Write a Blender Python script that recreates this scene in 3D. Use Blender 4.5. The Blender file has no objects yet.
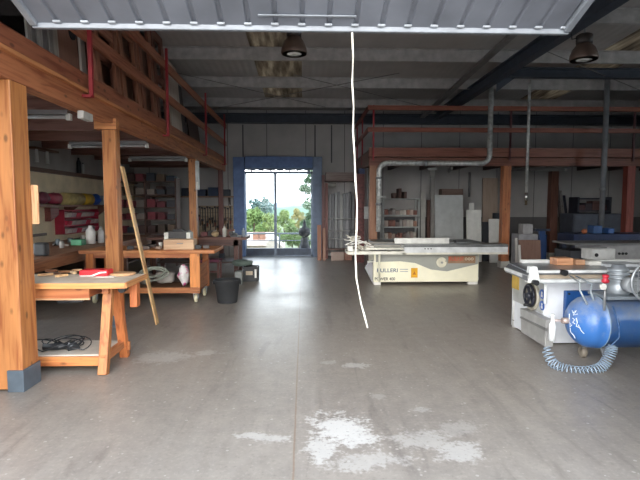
import bpy, bmesh, math, random
from mathutils import Vector, Matrix
random.seed(7)
SC = bpy.context.scene
COL = SC.collection
# ------------------------------------------------------------------ camera
F = 480.0
EYE = Vector((0, 0, 1.6))
YAW = math.atan(16 / F); PITCH = math.atan(35 / F)
FW = Vector((math.sin(YAW) * math.cos(PITCH), math.cos(YAW) * math.cos(PITCH), -math.sin(PITCH)))
RT = Vector((math.cos(YAW), -math.sin(YAW), 0))
UP = RT.cross(FW)
cam = bpy.data.cameras.new('camera')
cam.sensor_fit = 'HORIZONTAL'; cam.sensor_width = 36; cam.lens = 36 * F / 640
cam.clip_end = 3000; cam.clip_start = 0.05
co = bpy.data.objects.new('camera', cam); COL.objects.link(co)
m = Matrix((RT, UP, -FW)).transposed().to_4x4(); m.translation = EYE
co.matrix_world = m
SC.camera = co

def ray(px, py): return FW + RT * ((px - 320) / F) + UP * ((240 - py) / F)
def at_y(px, py, Y): d = ray(px, py); return EYE + d * (Y / d.y)
def at_x(px, py, X): d = ray(px, py); return EYE + d * (X / d.x)
def at_z(px, py, Z): d = ray(px, py); return EYE + d * ((Z - 1.6) / d.z)
def rect(x0, y0, x1, y1, Y):
    a = at_y(x0, (y0 + y1) / 2, Y); b = at_y(x1, (y0 + y1) / 2, Y)
    c = at_y((x0 + x1) / 2, y0, Y); d = at_y((x0 + x1) / 2, y1, Y)
    return a.x, b.x, d.z, c.z            # x0 x1 z0 z1

# ------------------------------------------------------------------ materials
def lin(c):
    if isinstance(c, str):
        c = tuple(int(c[i:i + 2], 16) / 255 for i in (0, 2, 4))
    return tuple(v / 12.92 if v <= .04045 else ((v + .055) / 1.055) ** 2.4 for v in c) + (1,)
MATS = {}
def base(name):
    mt = bpy.data.materials.new(name); mt.use_nodes = True
    nt = mt.node_tree; b = nt.nodes['Principled BSDF']
    return mt, nt, b
def N(nt, t, **kw):
    n = nt.nodes.new(t)
    for k, v in kw.items():
        if k in n.inputs: n.inputs[k].default_value = v
        else: setattr(n, k, v)
    return n
def mix(nt, fac, a, b):
    n = nt.nodes.new('ShaderNodeMix'); n.data_type = 'RGBA'
    for sock, v in ((n.inputs[0], fac), (n.inputs[6], a), (n.inputs[7], b)):
        if hasattr(v, 'is_output') or isinstance(v, bpy.types.NodeSocket): nt.links.new(v, sock)
        else: sock.default_value = v
    return n.outputs[2]
def math_(nt, op, a, b=None, c=None, clamp=False):
    n = nt.nodes.new('ShaderNodeMath'); n.operation = op; n.use_clamp = clamp
    for i, v in enumerate((a, b, c)):
        if v is None: continue
        if isinstance(v, bpy.types.NodeSocket): nt.links.new(v, n.inputs[i])
        else: n.inputs[i].default_value = v
    return n.outputs[0]
def ramp(nt, fac, stops):
    n = nt.nodes.new('ShaderNodeValToRGB'); e = n.color_ramp.elements
    while len(e) < len(stops): e.new(.5)
    for el, (p, c) in zip(e, stops): el.position = p; el.color = c
    nt.links.new(fac, n.inputs[0]); return n.outputs[0]

def paint(col, rough=.5, metal=0, var=.12, scale=6, bump=0.0):
    """plain painted or moulded surface with slight mottling"""
    key = ('p', col, rough, metal, var, scale, bump)
    if key in MATS: return MATS[key]
    mt, nt, b = base('paint_' + str(col)); c = lin(col)
    tc = N(nt, 'ShaderNodeTexCoord'); no = N(nt, 'ShaderNodeTexNoise', Scale=scale, Detail=5.0)
    nt.links.new(tc.outputs['Object'], no.inputs['Vector'])
    dk = tuple(v * (1 - var * 2) for v in c[:3]) + (1,); lt = tuple(min(1, v * (1 + var)) for v in c[:3]) + (1,)
    nt.links.new(ramp(nt, no.outputs['Fac'], [(.3, dk), (.7, lt)]), b.inputs['Base Color'])
    b.inputs['Roughness'].default_value = rough; b.inputs['Metallic'].default_value = metal
    if bump:
        bp = N(nt, 'ShaderNodeBump', Strength=bump, Distance=.01); nt.links.new(no.outputs['Fac'], bp.inputs['Height'])
        nt.links.new(bp.outputs[0], b.inputs['Normal'])
    MATS[key] = mt; return mt
def wood(col, axis='z', rough=.5, knots=True, contrast=.36):
    key = ('w', col, axis, rough, knots, contrast)
    if key in MATS: return MATS[key]
    mt, nt, b = base('wood_' + axis); c = lin(col); g_ = .3 * c[0] + .5 * c[1] + .2 * c[2]; c = tuple(v * .91 + g_ * .09 for v in c[:3]) + (1,)
    tc = N(nt, 'ShaderNodeTexCoord'); mp = N(nt, 'ShaderNodeMapping')
    s = [22, 22, 22]; s['xyz'.index(axis)] = 1.6; mp.inputs['Scale'].default_value = s
    nt.links.new(tc.outputs['Object'], mp.inputs['Vector'])
    no = N(nt, 'ShaderNodeTexNoise', Scale=1.0, Detail=6.0, Distortion=.8); nt.links.new(mp.outputs[0], no.inputs['Vector'])
    dk = (c[0] * (1 - contrast), c[1] * (1 - contrast * 1.45), c[2] * (1 - contrast * 1.6), 1); lt = tuple(min(1, v * (1 + contrast * .5)) for v in c[:3]) + (1,)
    out = ramp(nt, no.outputs['Fac'], [(.34, dk), (.5, c), (.68, lt)])
    if knots:
        m2 = N(nt, 'ShaderNodeMapping'); s2 = [9, 9, 9]; s2['xyz'.index(axis)] = 4.5; m2.inputs['Scale'].default_value = s2
        nt.links.new(tc.outputs['Object'], m2.inputs['Vector'])
        vo = N(nt, 'ShaderNodeTexVoronoi', Scale=1.0); nt.links.new(m2.outputs[0], vo.inputs['Vector'])
        k = ramp(nt, vo.outputs['Distance'], [(.09, (1, 1, 1, 1)), (.2, (0, 0, 0, 1))])
        out = mix(nt, math_(nt, 'MULTIPLY', k, .75), out, tuple(v * .22 for v in c[:3]) + (1,))
    nt.links.new(out, b.inputs['Base Color']); b.inputs['Roughness'].default_value = rough
    bp = N(nt, 'ShaderNodeBump', Strength=.15, Distance=.004); nt.links.new(no.outputs['Fac'], bp.inputs['Height'])
    nt.links.new(bp.outputs[0], b.inputs['Normal'])
    MATS[key] = mt; return mt
def glass(col='f4f8fa'):
    key = ('g', col)
    if key in MATS: return MATS[key]
    mt, nt, b = base('glass'); nt.nodes.remove(b); o = nt.nodes['Material Output']
    t = N(nt, 'ShaderNodeBsdfTransparent'); t.inputs[0].default_value = lin(col)
    g = N(nt, 'ShaderNodeBsdfGlossy', Roughness=.03); mx = N(nt, 'ShaderNodeMixShader'); mx.inputs[0].default_value = .008
    nt.links.new(t.outputs[0], mx.inputs[1]); nt.links.new(g.outputs[0], mx.inputs[2]); nt.links.new(mx.outputs[0], o.inputs[0])
    MATS[key] = mt; return mt

# ------------------------------------------------------------------ mesh builder
class MB:
    def __init__(s): s.bm = bmesh.new()
    def box(s, x0, x1, y0, y1, z0, z1):
        v = [s.bm.verts.new(p) for p in ((x0, y0, z0), (x1, y0, z0), (x1, y1, z0), (x0, y1, z0), (x0, y0, z1), (x1, y0, z1), (x1, y1, z1), (x0, y1, z1))]
        for f in ((3, 2, 1, 0), (4, 5, 6, 7), (0, 1, 5, 4), (1, 2, 6, 5), (2, 3, 7, 6), (3, 0, 4, 7)): s.bm.faces.new([v[i] for i in f])
        return s
    def bar(s, p0, p1, w, h, up=(0, 0, 1)):
        p0, p1 = Vector(p0), Vector(p1); d = (p1 - p0).normalized(); u = Vector(up)
        if abs(d.dot(u)) > .98: u = Vector((0, 1, 0))
        a = d.cross(u).normalized(); u = a.cross(d).normalized(); a *= w / 2; u *= h / 2
        v = [s.bm.verts.new(p) for p in (p0 - a - u, p0 + a - u, p0 + a + u, p0 - a + u, p1 - a - u, p1 + a - u, p1 + a + u, p1 - a + u)]
        for f in ((3, 2, 1, 0), (4, 5, 6, 7), (0, 1, 5, 4), (1, 2, 6, 5), (2, 3, 7, 6), (3, 0, 4, 7)): s.bm.faces.new([v[i] for i in f])
        return s
    def cyl(s, p0, p1, r0, r1=None, n=20):
        r1 = r0 if r1 is None else r1
        return s.sweep([(Vector(p0), r0), (Vector(p1), r1)], n)
    def sweep(s, pr, n=12, caps=True):
        pts = [Vector(p) for p, r in pr]; rings = []; u = None
        for i, (p, r) in enumerate(pr):
            d = (pts[min(i + 1, len(pts) - 1)] - pts[max(i - 1, 0)]).normalized()
            if u is None:
                u = d.cross(Vector((0, 0, 1)) if abs(d.z) < .9 else Vector((0, 1, 0))).normalized()
            else: u = (u - d * u.dot(d)).normalized()
            w = d.cross(u)
            rings.append([s.bm.verts.new(pts[i] + (u * math.cos(t) + w * math.sin(t)) * max(r, 1e-4)) for t in [2 * math.pi * k / n for k in range(n)]])
        for a, b in zip(rings, rings[1:]):
            for k in range(n):
                f = s.bm.faces.new((a[k], a[(k + 1) % n], b[(k + 1) % n], b[k])); f.smooth = n > 6
        if caps:
            s.bm.faces.new(rings[0][::-1]); s.bm.faces.new(rings[-1])
        return s
    def tube(s, pts, r, n=8): return s.sweep([(p, r) for p in pts], n)
    def lathe(s, c, prof, n=24, axis=(0, 0, 1)):
        c = Vector(c); ax = Vector(axis).normalized(); pr = []
        u = ax.cross(Vector((0, 0, 1)) if abs(ax.z) < .9 else Vector((0, 1, 0))).normalized(); w = ax.cross(u); rings = []
        for r, z in prof:
            rings.append([s.bm.verts.new(c + ax * z + (u * math.cos(t) + w * math.sin(t)) * max(r, 1e-4)) for t in [2 * math.pi * k / n for k in range(n)]])
        for a, b in zip(rings, rings[1:]):
            for k in range(n):
                f = s.bm.faces.new((a[k], a[(k + 1) % n], b[(k + 1) % n], b[k])); f.smooth = True
        s.bm.faces.new(rings[0][::-1]); s.bm.faces.new(rings[-1]); return s
    def prism(s, pts, ext):
        e = Vector(ext); a = [s.bm.verts.new(p) for p in pts]; b = [s.bm.verts.new(Vector(p) + e) for p in pts]; n = len(a)
        s.bm.faces.new(a[::-1]); s.bm.faces.new(b)
        for k in range(n): s.bm.faces.new((a[k], a[(k + 1) % n], b[(k + 1) % n], b[k]))
        return s
    def blob(s, c, r, amp=.12, sub=3, seed=0, scale=(1, 1, 1)):
        rnd = random.Random(seed); ph = [rnd.uniform(0, 6.28) for _ in range(6)]
        g = bmesh.ops.create_icosphere(s.bm, subdivisions=sub, radius=1)
        for v in g['verts']:
            q = v.co; k = 1 + amp * (math.sin(4 * q.x + ph[0]) + math.sin(5 * q.y + ph[1]) + math.sin(6 * q.z + ph[2]) + .7 * math.sin(9 * q.x + 8 * q.y + ph[3]) + .6 * math.sin(11 * q.z - 9 * q.y + ph[4])) / 2
            v.co = Vector((c[0] + q.x * r * scale[0] * k, c[1] + q.y * r * scale[1] * k, c[2] + q.z * r * scale[2] * k))
        for f in s.bm.faces: f.smooth = True
        return s
    def ring(s, c, R, r, axis=(0, 0, 1), n=28, m=8, a0=0, a1=2 * math.pi):
        ax = Vector(axis).normalized(); u = ax.cross(Vector((0, 0, 1)) if abs(ax.z) < .9 else Vector((0, 1, 0))).normalized(); w = ax.cross(u)
        return s.tube([Vector(c) + (u * math.cos(a0 + (a1 - a0) * k / n) + w * math.sin(a0 + (a1 - a0) * k / n)) * R for k in range(n + 1)], r, m)
    def build(s, name, mat, parent=None, bevel=0, origin=None):
        bmesh.ops.recalc_face_normals(s.bm, faces=s.bm.faces)
        if parent is not None:
            o0 = wloc(parent)
        elif origin is not None: o0 = Vector(origin)
        else:
            xs = [v.co for v in s.bm.verts]
            o0 = Vector(((min(v.x for v in xs) + max(v.x for v in xs)) / 2, (min(v.y for v in xs) + max(v.y for v in xs)) / 2, min(v.z for v in xs)))
        for v in s.bm.verts: v.co -= o0
        me = bpy.data.meshes.new(name); s.bm.to_mesh(me); s.bm.free()
        o = bpy.data.objects.new(name, me); COL.objects.link(o)
        me.materials.append(mat)
        if parent is not None: o.parent = parent
        else: o.location = o0
        if bevel:
            b = o.modifiers.new('bevel', 'BEVEL'); b.width = bevel; b.segments = 2; b.limit_method = 'ANGLE'; b.angle_limit = math.radians(40)
        return o
def wloc(o):
    v = Vector(o.location)
    while o.parent: o = o.parent; v += o.location
    return v
def tag(o, label, cat, group=None, kind=None):
    o['label'] = label; o['category'] = cat
    if group: o['group'] = group
    if kind: o['kind'] = kind
    return o
def thing(name, label, cat, loc, group=None):
    o = bpy.data.objects.new(name, None); COL.objects.link(o); o.location = Vector(loc); o.empty_display_size = .1
    return tag(o, label, cat, group)
def struct(o): o['kind'] = 'structure'; return o
def copy_tree(o, loc, label=None, parent=None):
    c = o.copy(); COL.objects.link(c)
    if parent is not None: c.parent = parent
    else: c.location = Vector(loc)
    if label: c['label'] = label
    for ch in list(o.children): copy_tree(ch, None, None, c)
    return c
def writing(name, txt, size, mat, parent, origin, xdir=(1, 0, 0), zdir=(0, 0, 1), ext=.0015, width=None):
    cu = bpy.data.curves.new(name, 'FONT'); cu.body = txt; cu.size = size; cu.extrude = ext; cu.offset = size * .012
    t = bpy.data.objects.new(name, cu); COL.objects.link(t)
    me = bpy.data.meshes.new_from_object(t.evaluated_get(bpy.context.evaluated_depsgraph_get()))
    bpy.data.objects.remove(t)
    xd, zd = Vector(xdir).normalized(), Vector(zdir).normalized(); nd = xd.cross(zd)
    sx = 1
    if width:
        w = max(v.co.x for v in me.vertices) - min(v.co.x for v in me.vertices); sx = width / w
    o0 = wloc(parent)
    for v in me.vertices:
        v.co = Vector(origin) + xd * v.co.x * sx + zd * v.co.y + nd * v.co.z - o0
    o = bpy.data.objects.new(name, me); COL.objects.link(o); me.materials.clear(); me.materials.append(mat); o.parent = parent
    return o
NTH = ['first', 'second', 'third', 'fourth', 'fifth', 'sixth', 'seventh', 'eighth', 'ninth', 'tenth', 'eleventh', 'twelfth', 'thirteenth', 'fourteenth', 'fifteenth', 'sixteenth']
PINE = 'b07036'; REDWOOD = '9a5a38'; DKWOOD = '5a3826'
PINEZ = wood(PINE, 'z'); PINEX = wood(PINE, 'x'); PINEY = wood(PINE, 'y')
REDY = wood('a8633c', 'y', knots=False); REDX = wood('a8603f', 'x', knots=False); REDZ = wood('9a5a3c', 'z', knots=False)
DKY = wood(DKWOOD, 'y', knots=False); DKX = wood(DKWOOD, 'x', knots=False); DKZ = wood(DKWOOD, 'z', knots=False)
NAVY = paint('3f4550', .5, .1); STEEL = paint('97999a', .4, .4); GALV = paint('cfd0cc', .35, .25, .2, 14)
REDSTEEL = paint('9c2b33', .5); BLACK = paint('1b1c1f', .5); RUBBER = paint('2c2d2f', .7)
WHITE = paint('e4e2da', .5); CREAM = paint('ebe6cc', .45, 0, .03); GREY = paint('9b9c98', .5); LTGREY = paint('bfc1be', .5)
SKY, SUN, EXPO = 4.4, 2.8, 0.75
# ================================================================== SHELL
XL, XR, YB, YF = -5.2, 11.5, 15.0, 2.4
def roof_z(y): return 4.5 + .042 * (15 - y)

# concrete floor with stains and one saw joint
def concrete():
    mt, nt, b = base('concrete_floor')
    geo = N(nt, 'ShaderNodeNewGeometry'); P = geo.outputs['Position']
    n1 = N(nt, 'ShaderNodeTexNoise', Scale=.55, Detail=6.0, Roughness=.65); nt.links.new(P, n1.inputs['Vector'])
    n2 = N(nt, 'ShaderNodeTexNoise', Scale=7.0, Detail=8.0, Roughness=.7); nt.links.new(P, n2.inputs['Vector'])
    n3 = N(nt, 'ShaderNodeTexNoise', Scale=38.0, Detail=3.0); nt.links.new(P, n3.inputs['Vector'])
    c = ramp(nt, n1.outputs['Fac'], [(.3, lin('7f7872')), (.5, lin('8e867d')), (.7, lin('9a9188'))])
    c2 = ramp(nt, n2.outputs['Fac'], [(.3, lin('7a746f')), (.5, lin('8b847c')), (.72, lin('9d958b'))])
    c = mix(nt, .5, c, c2)
    # broad streaks from sweeping, along the hall
    mp = N(nt, 'ShaderNodeMapping'); mp.inputs['Scale'].default_value = (3.5, .5, 1); mp.inputs['Rotation'].default_value = (0, 0, .35); nt.links.new(P, mp.inputs['Vector'])
    n4 = N(nt, 'ShaderNodeTexNoise', Scale=1.6, Detail=5.0, Distortion=1.2); nt.links.new(mp.outputs[0], n4.inputs['Vector'])
    c = mix(nt, math_(nt, 'MULTIPLY', ramp(nt, n4.outputs['Fac'], [(.5, (0, 0, 0, 1)), (.75, (1, 1, 1, 1))]), .3), c, lin('a19a92'))
    c = mix(nt, math_(nt, 'MULTIPLY', ramp(nt, n4.outputs['Fac'], [(.25, (1, 1, 1, 1)), (.42, (0, 0, 0, 1))]), .4), c, lin('57524f'))
    # plaster and paint stains: centre x,y, radii, rotation, strength, threshold
    st = [(.26, 3.32, .22, .30, .2, 1.0), (.36, 3.2, .16, .2, .3, .9), (.12, 3.05, .12, .2, .1, .75), (-.30, 3.22, .2, .07, -.25, .55), (.50, 4.68, .15, .10, 0, .6), (.24, 4.78, .10, .06, 0, .3), (.80, 3.15, .22, .16, .3, .42), (1.0, 2.98, .18, .14, .5, .55),
          (.92, 3.62, .08, .06, 0, .35), (.38, 2.88, .3, .1, .1, .45), (-1.5, 5.0, .35, .22, 0, .3), (-1.05, 5.15, .2, .1, 0, .35), (1.1, 3.3, .2, .12, .4, .25), (.62, 3.9, .1, .05, 0, .25)]
    tot = None
    for x, y, rx, ry, rot, s_ in st:
        q = N(nt, 'ShaderNodeMapping', vector_type='TEXTURE'); q.inputs['Location'].default_value = (x, y, 0); q.inputs['Scale'].default_value = (rx, ry, 1); q.inputs['Rotation'].default_value = (0, 0, rot)
        nt.links.new(P, q.inputs['Vector'])
        sx = N(nt, 'ShaderNodeVectorMath', operation='MULTIPLY'); sx.inputs[1].default_value = (1, 1, 0); nt.links.new(q.outputs[0], sx.inputs[0])
        ln = N(nt, 'ShaderNodeVectorMath', operation='LENGTH'); nt.links.new(sx.outputs[0], ln.inputs[0])
        a = math_(nt, 'SUBTRACT', 1.0, ln.outputs['Value'])
        a = math_(nt, 'MULTIPLY_ADD', math_(nt, 'SUBTRACT', n2.outputs['Fac'], .5), 3.2, a)
        a = math_(nt, 'MULTIPLY_ADD', math_(nt, 'SUBTRACT', n3.outputs['Fac'], .5), 1.2, a)
        a = math_(nt, 'MULTIPLY', math_(nt, 'MULTIPLY', a, 2.2, clamp=True), s_)
        near = math_(nt, 'LESS_THAN', ln.outputs['Value'], 2.2)
        a = math_(nt, 'MULTIPLY', a, near)
        tot = a if tot is None else math_(nt, 'MAXIMUM', tot, a)
    c = mix(nt, math_(nt, 'MULTIPLY', tot, .78), c, lin('c9c7c2'))
    # specks of plaster
    vo = N(nt, 'ShaderNodeTexVoronoi', Scale=9.0); nt.links.new(P, vo.inputs['Vector'])
    sp = math_(nt, 'MULTIPLY', math_(nt, 'LESS_THAN', vo.outputs['Distance'], .1), .5)
    c = mix(nt, sp, c, lin('b9b4ac'))
    c = mix(nt, math_(nt, 'MULTIPLY', ramp(nt, n3.outputs['Fac'], [(.56, (0, 0, 0, 1)), (.74, (1, 1, 1, 1))]), .28), c, lin('b5aea5'))
    c = mix(nt, math_(nt, 'MULTIPLY', ramp(nt, n3.outputs['Fac'], [(.28, (1, 1, 1, 1)), (.42, (0, 0, 0, 1))]), .3), c, lin('5f5a55'))
    # saw joint
    sep = N(nt, 'ShaderNodeSeparateXYZ'); nt.links.new(P, sep.inputs[0])
    wob = math_(nt, 'MULTIPLY_ADD', n2.outputs['Fac'], .012, sep.outputs['X'])
    j = math_(nt, 'LESS_THAN', math_(nt, 'ABSOLUTE', math_(nt, 'ADD', wob, .062)), .006)
    j2 = math_(nt, 'LESS_THAN', math_(nt, 'ABSOLUTE', math_(nt, 'SUBTRACT', math_(nt, 'MULTIPLY_ADD', n2.outputs['Fac'], .02, sep.outputs['Y']), 4.26)), .003)
    c = mix(nt, math_(nt, 'MULTIPLY', j2, .35), c, lin('a39c90'))
    c = mix(nt, math_(nt, 'MULTIPLY', j, .65), c, lin('826c58'))
    nt.links.new(c, b.inputs['Base Color'])
    rr = math_(nt, 'MULTIPLY_ADD', n1.outputs['Fac'], .3, .2); rr = math_(nt, 'MAXIMUM', rr, math_(nt, 'MULTIPLY', tot, .8))
    nt.links.new(rr, b.inputs['Roughness']); b.inputs['Specular IOR Level'].default_value = .32
    bp = N(nt, 'ShaderNodeBump', Strength=.06, Distance=.008); nt.links.new(n2.outputs['Fac'], bp.inputs['Height']); nt.links.new(bp.outputs[0], b.inputs['Normal'])
    return mt
struct(MB().box(-8, 14, -6, 15.6, -.2, 0).build('floor', concrete()))

# left wall: plaster below, painted block above a dark ledge
mb = MB().box(XL - .2, XL, YF, YB + .2, 0, .9).box(XL - .2, XL, YF, YB + .2, 2.15, 2.28)
for y0, y1 in ((YF, 3.2), (5.3, 5.6), (7.7, YB + .2)): mb.box(XL - .2, XL, y0, y1, .9, 2.15)
struct(mb.build('wall_left', paint('d6c5a6', .8, 0, .1, 3)))
for k, (y0, y1) in enumerate(((3.2, 5.3), (5.6, 7.7))):
    struct(MB().box(XL - .11, XL - .09, y0, y1, .9, 2.15).build('window_%d' % (k + 5), glass()))  # side windows added out of view to let daylight in
struct(MB().box(XL - .2, XL, YF, YB + .2, 2.28, 5.1).build('wall_left_upper', paint('96908c', .8, 0, .08, 3)))
struct(MB().box(XL - .05, XL + .10, YF + .3, YB, 2.24, 2.32).build('trim_1', DKY))
mb = MB().box(XR, XR + .2, YF, 3.4, 0, 3.3).box(XR, XR + .2, 3.4, 7, 0, 1).box(XR, XR + .2, 3.4, 7, 2.4, 3.3).box(XR, XR + .2, 7, YB + .2, 0, 3.3).box(XR, XR + .2, YF, YB + .2, 4.5, 5.1)
for y0, y1 in ((YF, 3.4), (6.4, YB + .2)): mb.box(XR, XR + .2, y0, y1, 3.3, 4.5)
struct(mb.build('wall_right', paint('a5a19a', .8, 0, .08, 3)))
struct(MB().box(XR + .08, XR + .1, 3.4, 7, 1, 2.4).build('window_7', glass()))  # unseen window added to bring daylight to the right side
for k, (y0, y1) in enumerate(((3.4, 6.4),)):
    struct(MB().box(XR + .08, XR + .1, y0, y1, 3.3, 4.5).build('window_%d' % (k + 4), glass()))  # high window added out of sight for more daylight

# back wall, with the doorway left open (x -1.86 .. .28, up to 2.73)
DX0, DX1 = -1.86, .28
DH = at_y(280, 168.3, YB).z
bw = MB()
bw.box(XL, DX0, YB, YB + .2, 0, 5.0); bw.box(DX1, XR, YB, YB + .2, 0, 5.0); bw.box(DX0, DX1, YB, YB + .2, DH, 5.0)
def panelwall():
    mt, nt, b = base('back_wall_panels'); geo = N(nt, 'ShaderNodeNewGeometry'); P = geo.outputs['Position']
    sep = N(nt, 'ShaderNodeSeparateXYZ'); nt.links.new(P, sep.inputs[0])
    n = N(nt, 'ShaderNodeTexNoise', Scale=1.3, Detail=4.0); nt.links.new(P, n.inputs['Vector'])
    c = ramp(nt, n.outputs['Fac'], [(.3, lin('a6a3a1')), (.7, lin('bdb9b6'))])
    fr = math_(nt, 'FRACT', math_(nt, 'DIVIDE', math_(nt, 'ADD', sep.outputs['X'], 20.35), 1.2))
    c = mix(nt, math_(nt, 'MULTIPLY', math_(nt, 'LESS_THAN', fr, .018), .8), c, lin('3b3a3c'))
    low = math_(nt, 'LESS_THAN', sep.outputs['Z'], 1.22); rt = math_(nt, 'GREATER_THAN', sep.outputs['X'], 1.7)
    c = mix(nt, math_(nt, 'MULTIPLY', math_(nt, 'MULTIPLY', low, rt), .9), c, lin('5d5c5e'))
    nt.links.new(c, b.inputs['Base Color']); b.inputs['Roughness'].default_value = .7
    return mt
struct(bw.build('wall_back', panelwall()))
# front wall behind and around the big entrance (x -2.15 .. 2.05, up to 3.6)
OX0, OX1 = -2.8, 2.35
fw = MB(); fw.box(XL - .2, OX0, YF - .25, YF, 0, 5.4); fw.box(OX1, XR + .2, YF - .25, YF, 0, 5.4); fw.box(OX0, OX1, YF - .25, YF, 3.75, 5.4)
struct(fw.build('wall_front', paint('a9a49c', .8, 0, .08, 3)))

# roof: sheet roof with two strips of stained translucent sheet
def roofmat(col):
    mt, nt, b = base('sheet_roof'); geo = N(nt, 'ShaderNodeNewGeometry'); sep = N(nt, 'ShaderNodeSeparateXYZ'); nt.links.new(geo.outputs['Position'], sep.inputs[0])
    n = N(nt, 'ShaderNodeTexNoise', Scale=1.5, Detail=5.0); nt.links.new(geo.outputs['Position'], n.inputs['Vector'])
    c = lin(col); nt.links.new(ramp(nt, n.outputs['Fac'], [(.3, tuple(v * .8 for v in c[:3]) + (1,)), (.7, c)]), b.inputs['Base Color']); b.inputs['Roughness'].default_value = .6
    w = math_(nt, 'SINE', math_(nt, 'MULTIPLY', sep.outputs['X'], 42)); bp = N(nt, 'ShaderNodeBump', Strength=.12, Distance=.02); nt.links.new(w, bp.inputs['Height']); nt.links.new(bp.outputs[0], b.inputs['Normal'])
    return mt
def skymat():
    mt, nt, b = base('translucent_sheet'); nt.nodes.remove(b); o = nt.nodes['Material Output']
    geo = N(nt, 'ShaderNodeNewGeometry'); mp = N(nt, 'ShaderNodeMapping'); mp.inputs['Scale'].default_value = (9, 1.2, 1); nt.links.new(geo.outputs['Position'], mp.inputs['Vector'])
    n = N(nt, 'ShaderNodeTexNoise', Scale=1.0, Detail=5.0); nt.links.new(mp.outputs[0], n.inputs['Vector'])
    c = ramp(nt, n.outputs['Fac'], [(.3, lin('5f564c')), (.5, lin('8c8172')), (.7, lin('b9ae9c'))])
    t = N(nt, 'ShaderNodeBsdfTranslucent'); d = N(nt, 'ShaderNodeBsdfDiffuse'); mx = N(nt, 'ShaderNodeMixShader'); mx.inputs[0].default_value = .3
    nt.links.new(c, d.inputs[0]); nt.links.new(c, t.inputs[0]); nt.links.new(d.outputs[0], mx.inputs[1]); nt.links.new(t.outputs[0], mx.inputs[2]); nt.links.new(mx.outputs[0], o.inputs[0])
    return mt
def roof_strip(mb, x0, x1, y0, y1, t=.06):
    a = [(x0, y0, roof_z(y0)), (x1, y0, roof_z(y0)), (x1, y1, roof_z(y1)), (x0, y1, roof_z(y1))]
    mb.prism(a, (0, 0, t)); return mb
SK = [(-1.06, -.04), (6.05, 7.05)]
rm = MB()
for x0, x1 in ((XL - .3, SK[0][0]), (SK[0][1], SK[1][0]), (SK[1][1], XR + .3)): roof_strip(rm, x0, x1, YF - .4, YB + .3)
for x0, x1 in SK:
    roof_strip(rm, x0, x1, YF - .4, 5.0); roof_strip(rm, x0, x1, 13.5, YB + .3)
struct(rm.build('ceiling', roofmat('b5afab')))
sm = skymat()
for i, (x0, x1) in enumerate(SK):
    struct(roof_strip(MB(), x0, x1, 5.0, 13.5, .02).build('window_%d' % (i + 2), sm))
PUR = paint('b8b4b2', .55, .2)
for i, y in enumerate((4.1, 6.0, 7.9, 9.8, 11.7, 13.6)):
    z = roof_z(y)
    mb = MB().box(XL, XR, y, y + .02, z - .22, z - .005); mb.box(XL, XR, y, y + .07, z - .24, z - .22); mb.box(XL, XR, y - .05, y, z - .02, z - .004)
    struct(mb.build('trim_%d' % (i + 2), PUR))
# steel frame of the hall
mb = MB().box(XL, XR, 14.72, 14.99, 4.08, 4.11); mb.box(XL, XR, 14.72, 14.99, 4.33, 4.36); mb.box(XL, XR, 14.84, 14.86, 4.11, 4.33)
struct(mb.build('trim_8', NAVY))
def ibeam(x, y0, y1, z0, z1, w=.16):
    return MB().box(x - w / 2, x + w / 2, y0, y1, z0, z0 + .02).box(x - w / 2, x + w / 2, y0, y1, z1 - .02, z1).box(x - .008, x + .008, y0, y1, z0 + .02, z1 - .02)
struct(ibeam(4.03, 3, YB - .3, 4.18, 4.42, .18).build('trim_9', NAVY))
mb = MB().prism([(3.5, 4, roof_z(4) - .30), (3.64, 4, roof_z(4) - .30), (3.64, 14.6, roof_z(14.6) - .30), (3.5, 14.6, roof_z(14.6) - .30)], (0, 0, .05))
struct(mb.build('trim_10', paint('8a8886', .5, .3)))
mb = MB().box(4.1, XR, 10.2, 10.36, 4.30, 4.33).box(4.1, XR, 10.2, 10.36, 4.47, 4.5).box(4.1, XR, 10.27, 10.29, 4.33, 4.47)
mb.prism([(4.1, 10.28, 4.30), (4.1, 10.28, 4.0), (4.5, 10.28, 4.30)], (0, .02, 0))
struct(mb.build('trim_11', NAVY))
# tie rods crossing under the roof
for k, (a, b2) in enumerate((((-2.3, 13.2, 4.2), (2.0, 10.2, 4.35)), ((-.2, 10.4, 4.35), (3.6, 13.2, 4.2)), ((-4.6, 9, 4.5), (.6, 13.4, 4.28)), ((4.1, 8.6, 4.4), (8.6, 11.8, 4.3)))):
    struct(MB().cyl(a, b2, .008, n=6).build('trim_%d' % (12 + k), paint('77736f', .5, .2)))

# ------------------------------------------------ back door: blue portal, lintel, sliding glass door
BLUE = paint('5d76a3', .5, .2)
x0, x1, z0, z1 = rect(233.5, 157, 245, 256, YB - .1)
struct(MB().box(x0, x1, YB - .12, YB - .002, 0, z1).build('trim_16', BLUE, bevel=.01))
x0, x1, z0, z1 = rect(312.5, 157, 322, 256, YB - .1)
struct(MB().box(x0, x1, YB - .22, YB - .002, 0, z1).build('trim_17', paint('66758c', .5, .2), bevel=.01))
x0, x1, z0, z1 = rect(233.5, 157, 312.4, 168.3, YB - .1)
struct(MB().box(x0 + .37, x1, YB - .3, YB - .002, z0, z1).build('trim_18', paint('5670a0', .5, .1), bevel=.01))
# thin dark cover strips on the wall above
for k, px in enumerate((243, 315, 331.5)):
    q = at_y(px, 140, YB); struct(MB().box(q.x - .02, q.x + .02, YB - .03, YB - .002, 2.9, 4.05).build('trim_%d' % (19 + k), paint('4c4b4e', .5)))
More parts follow.
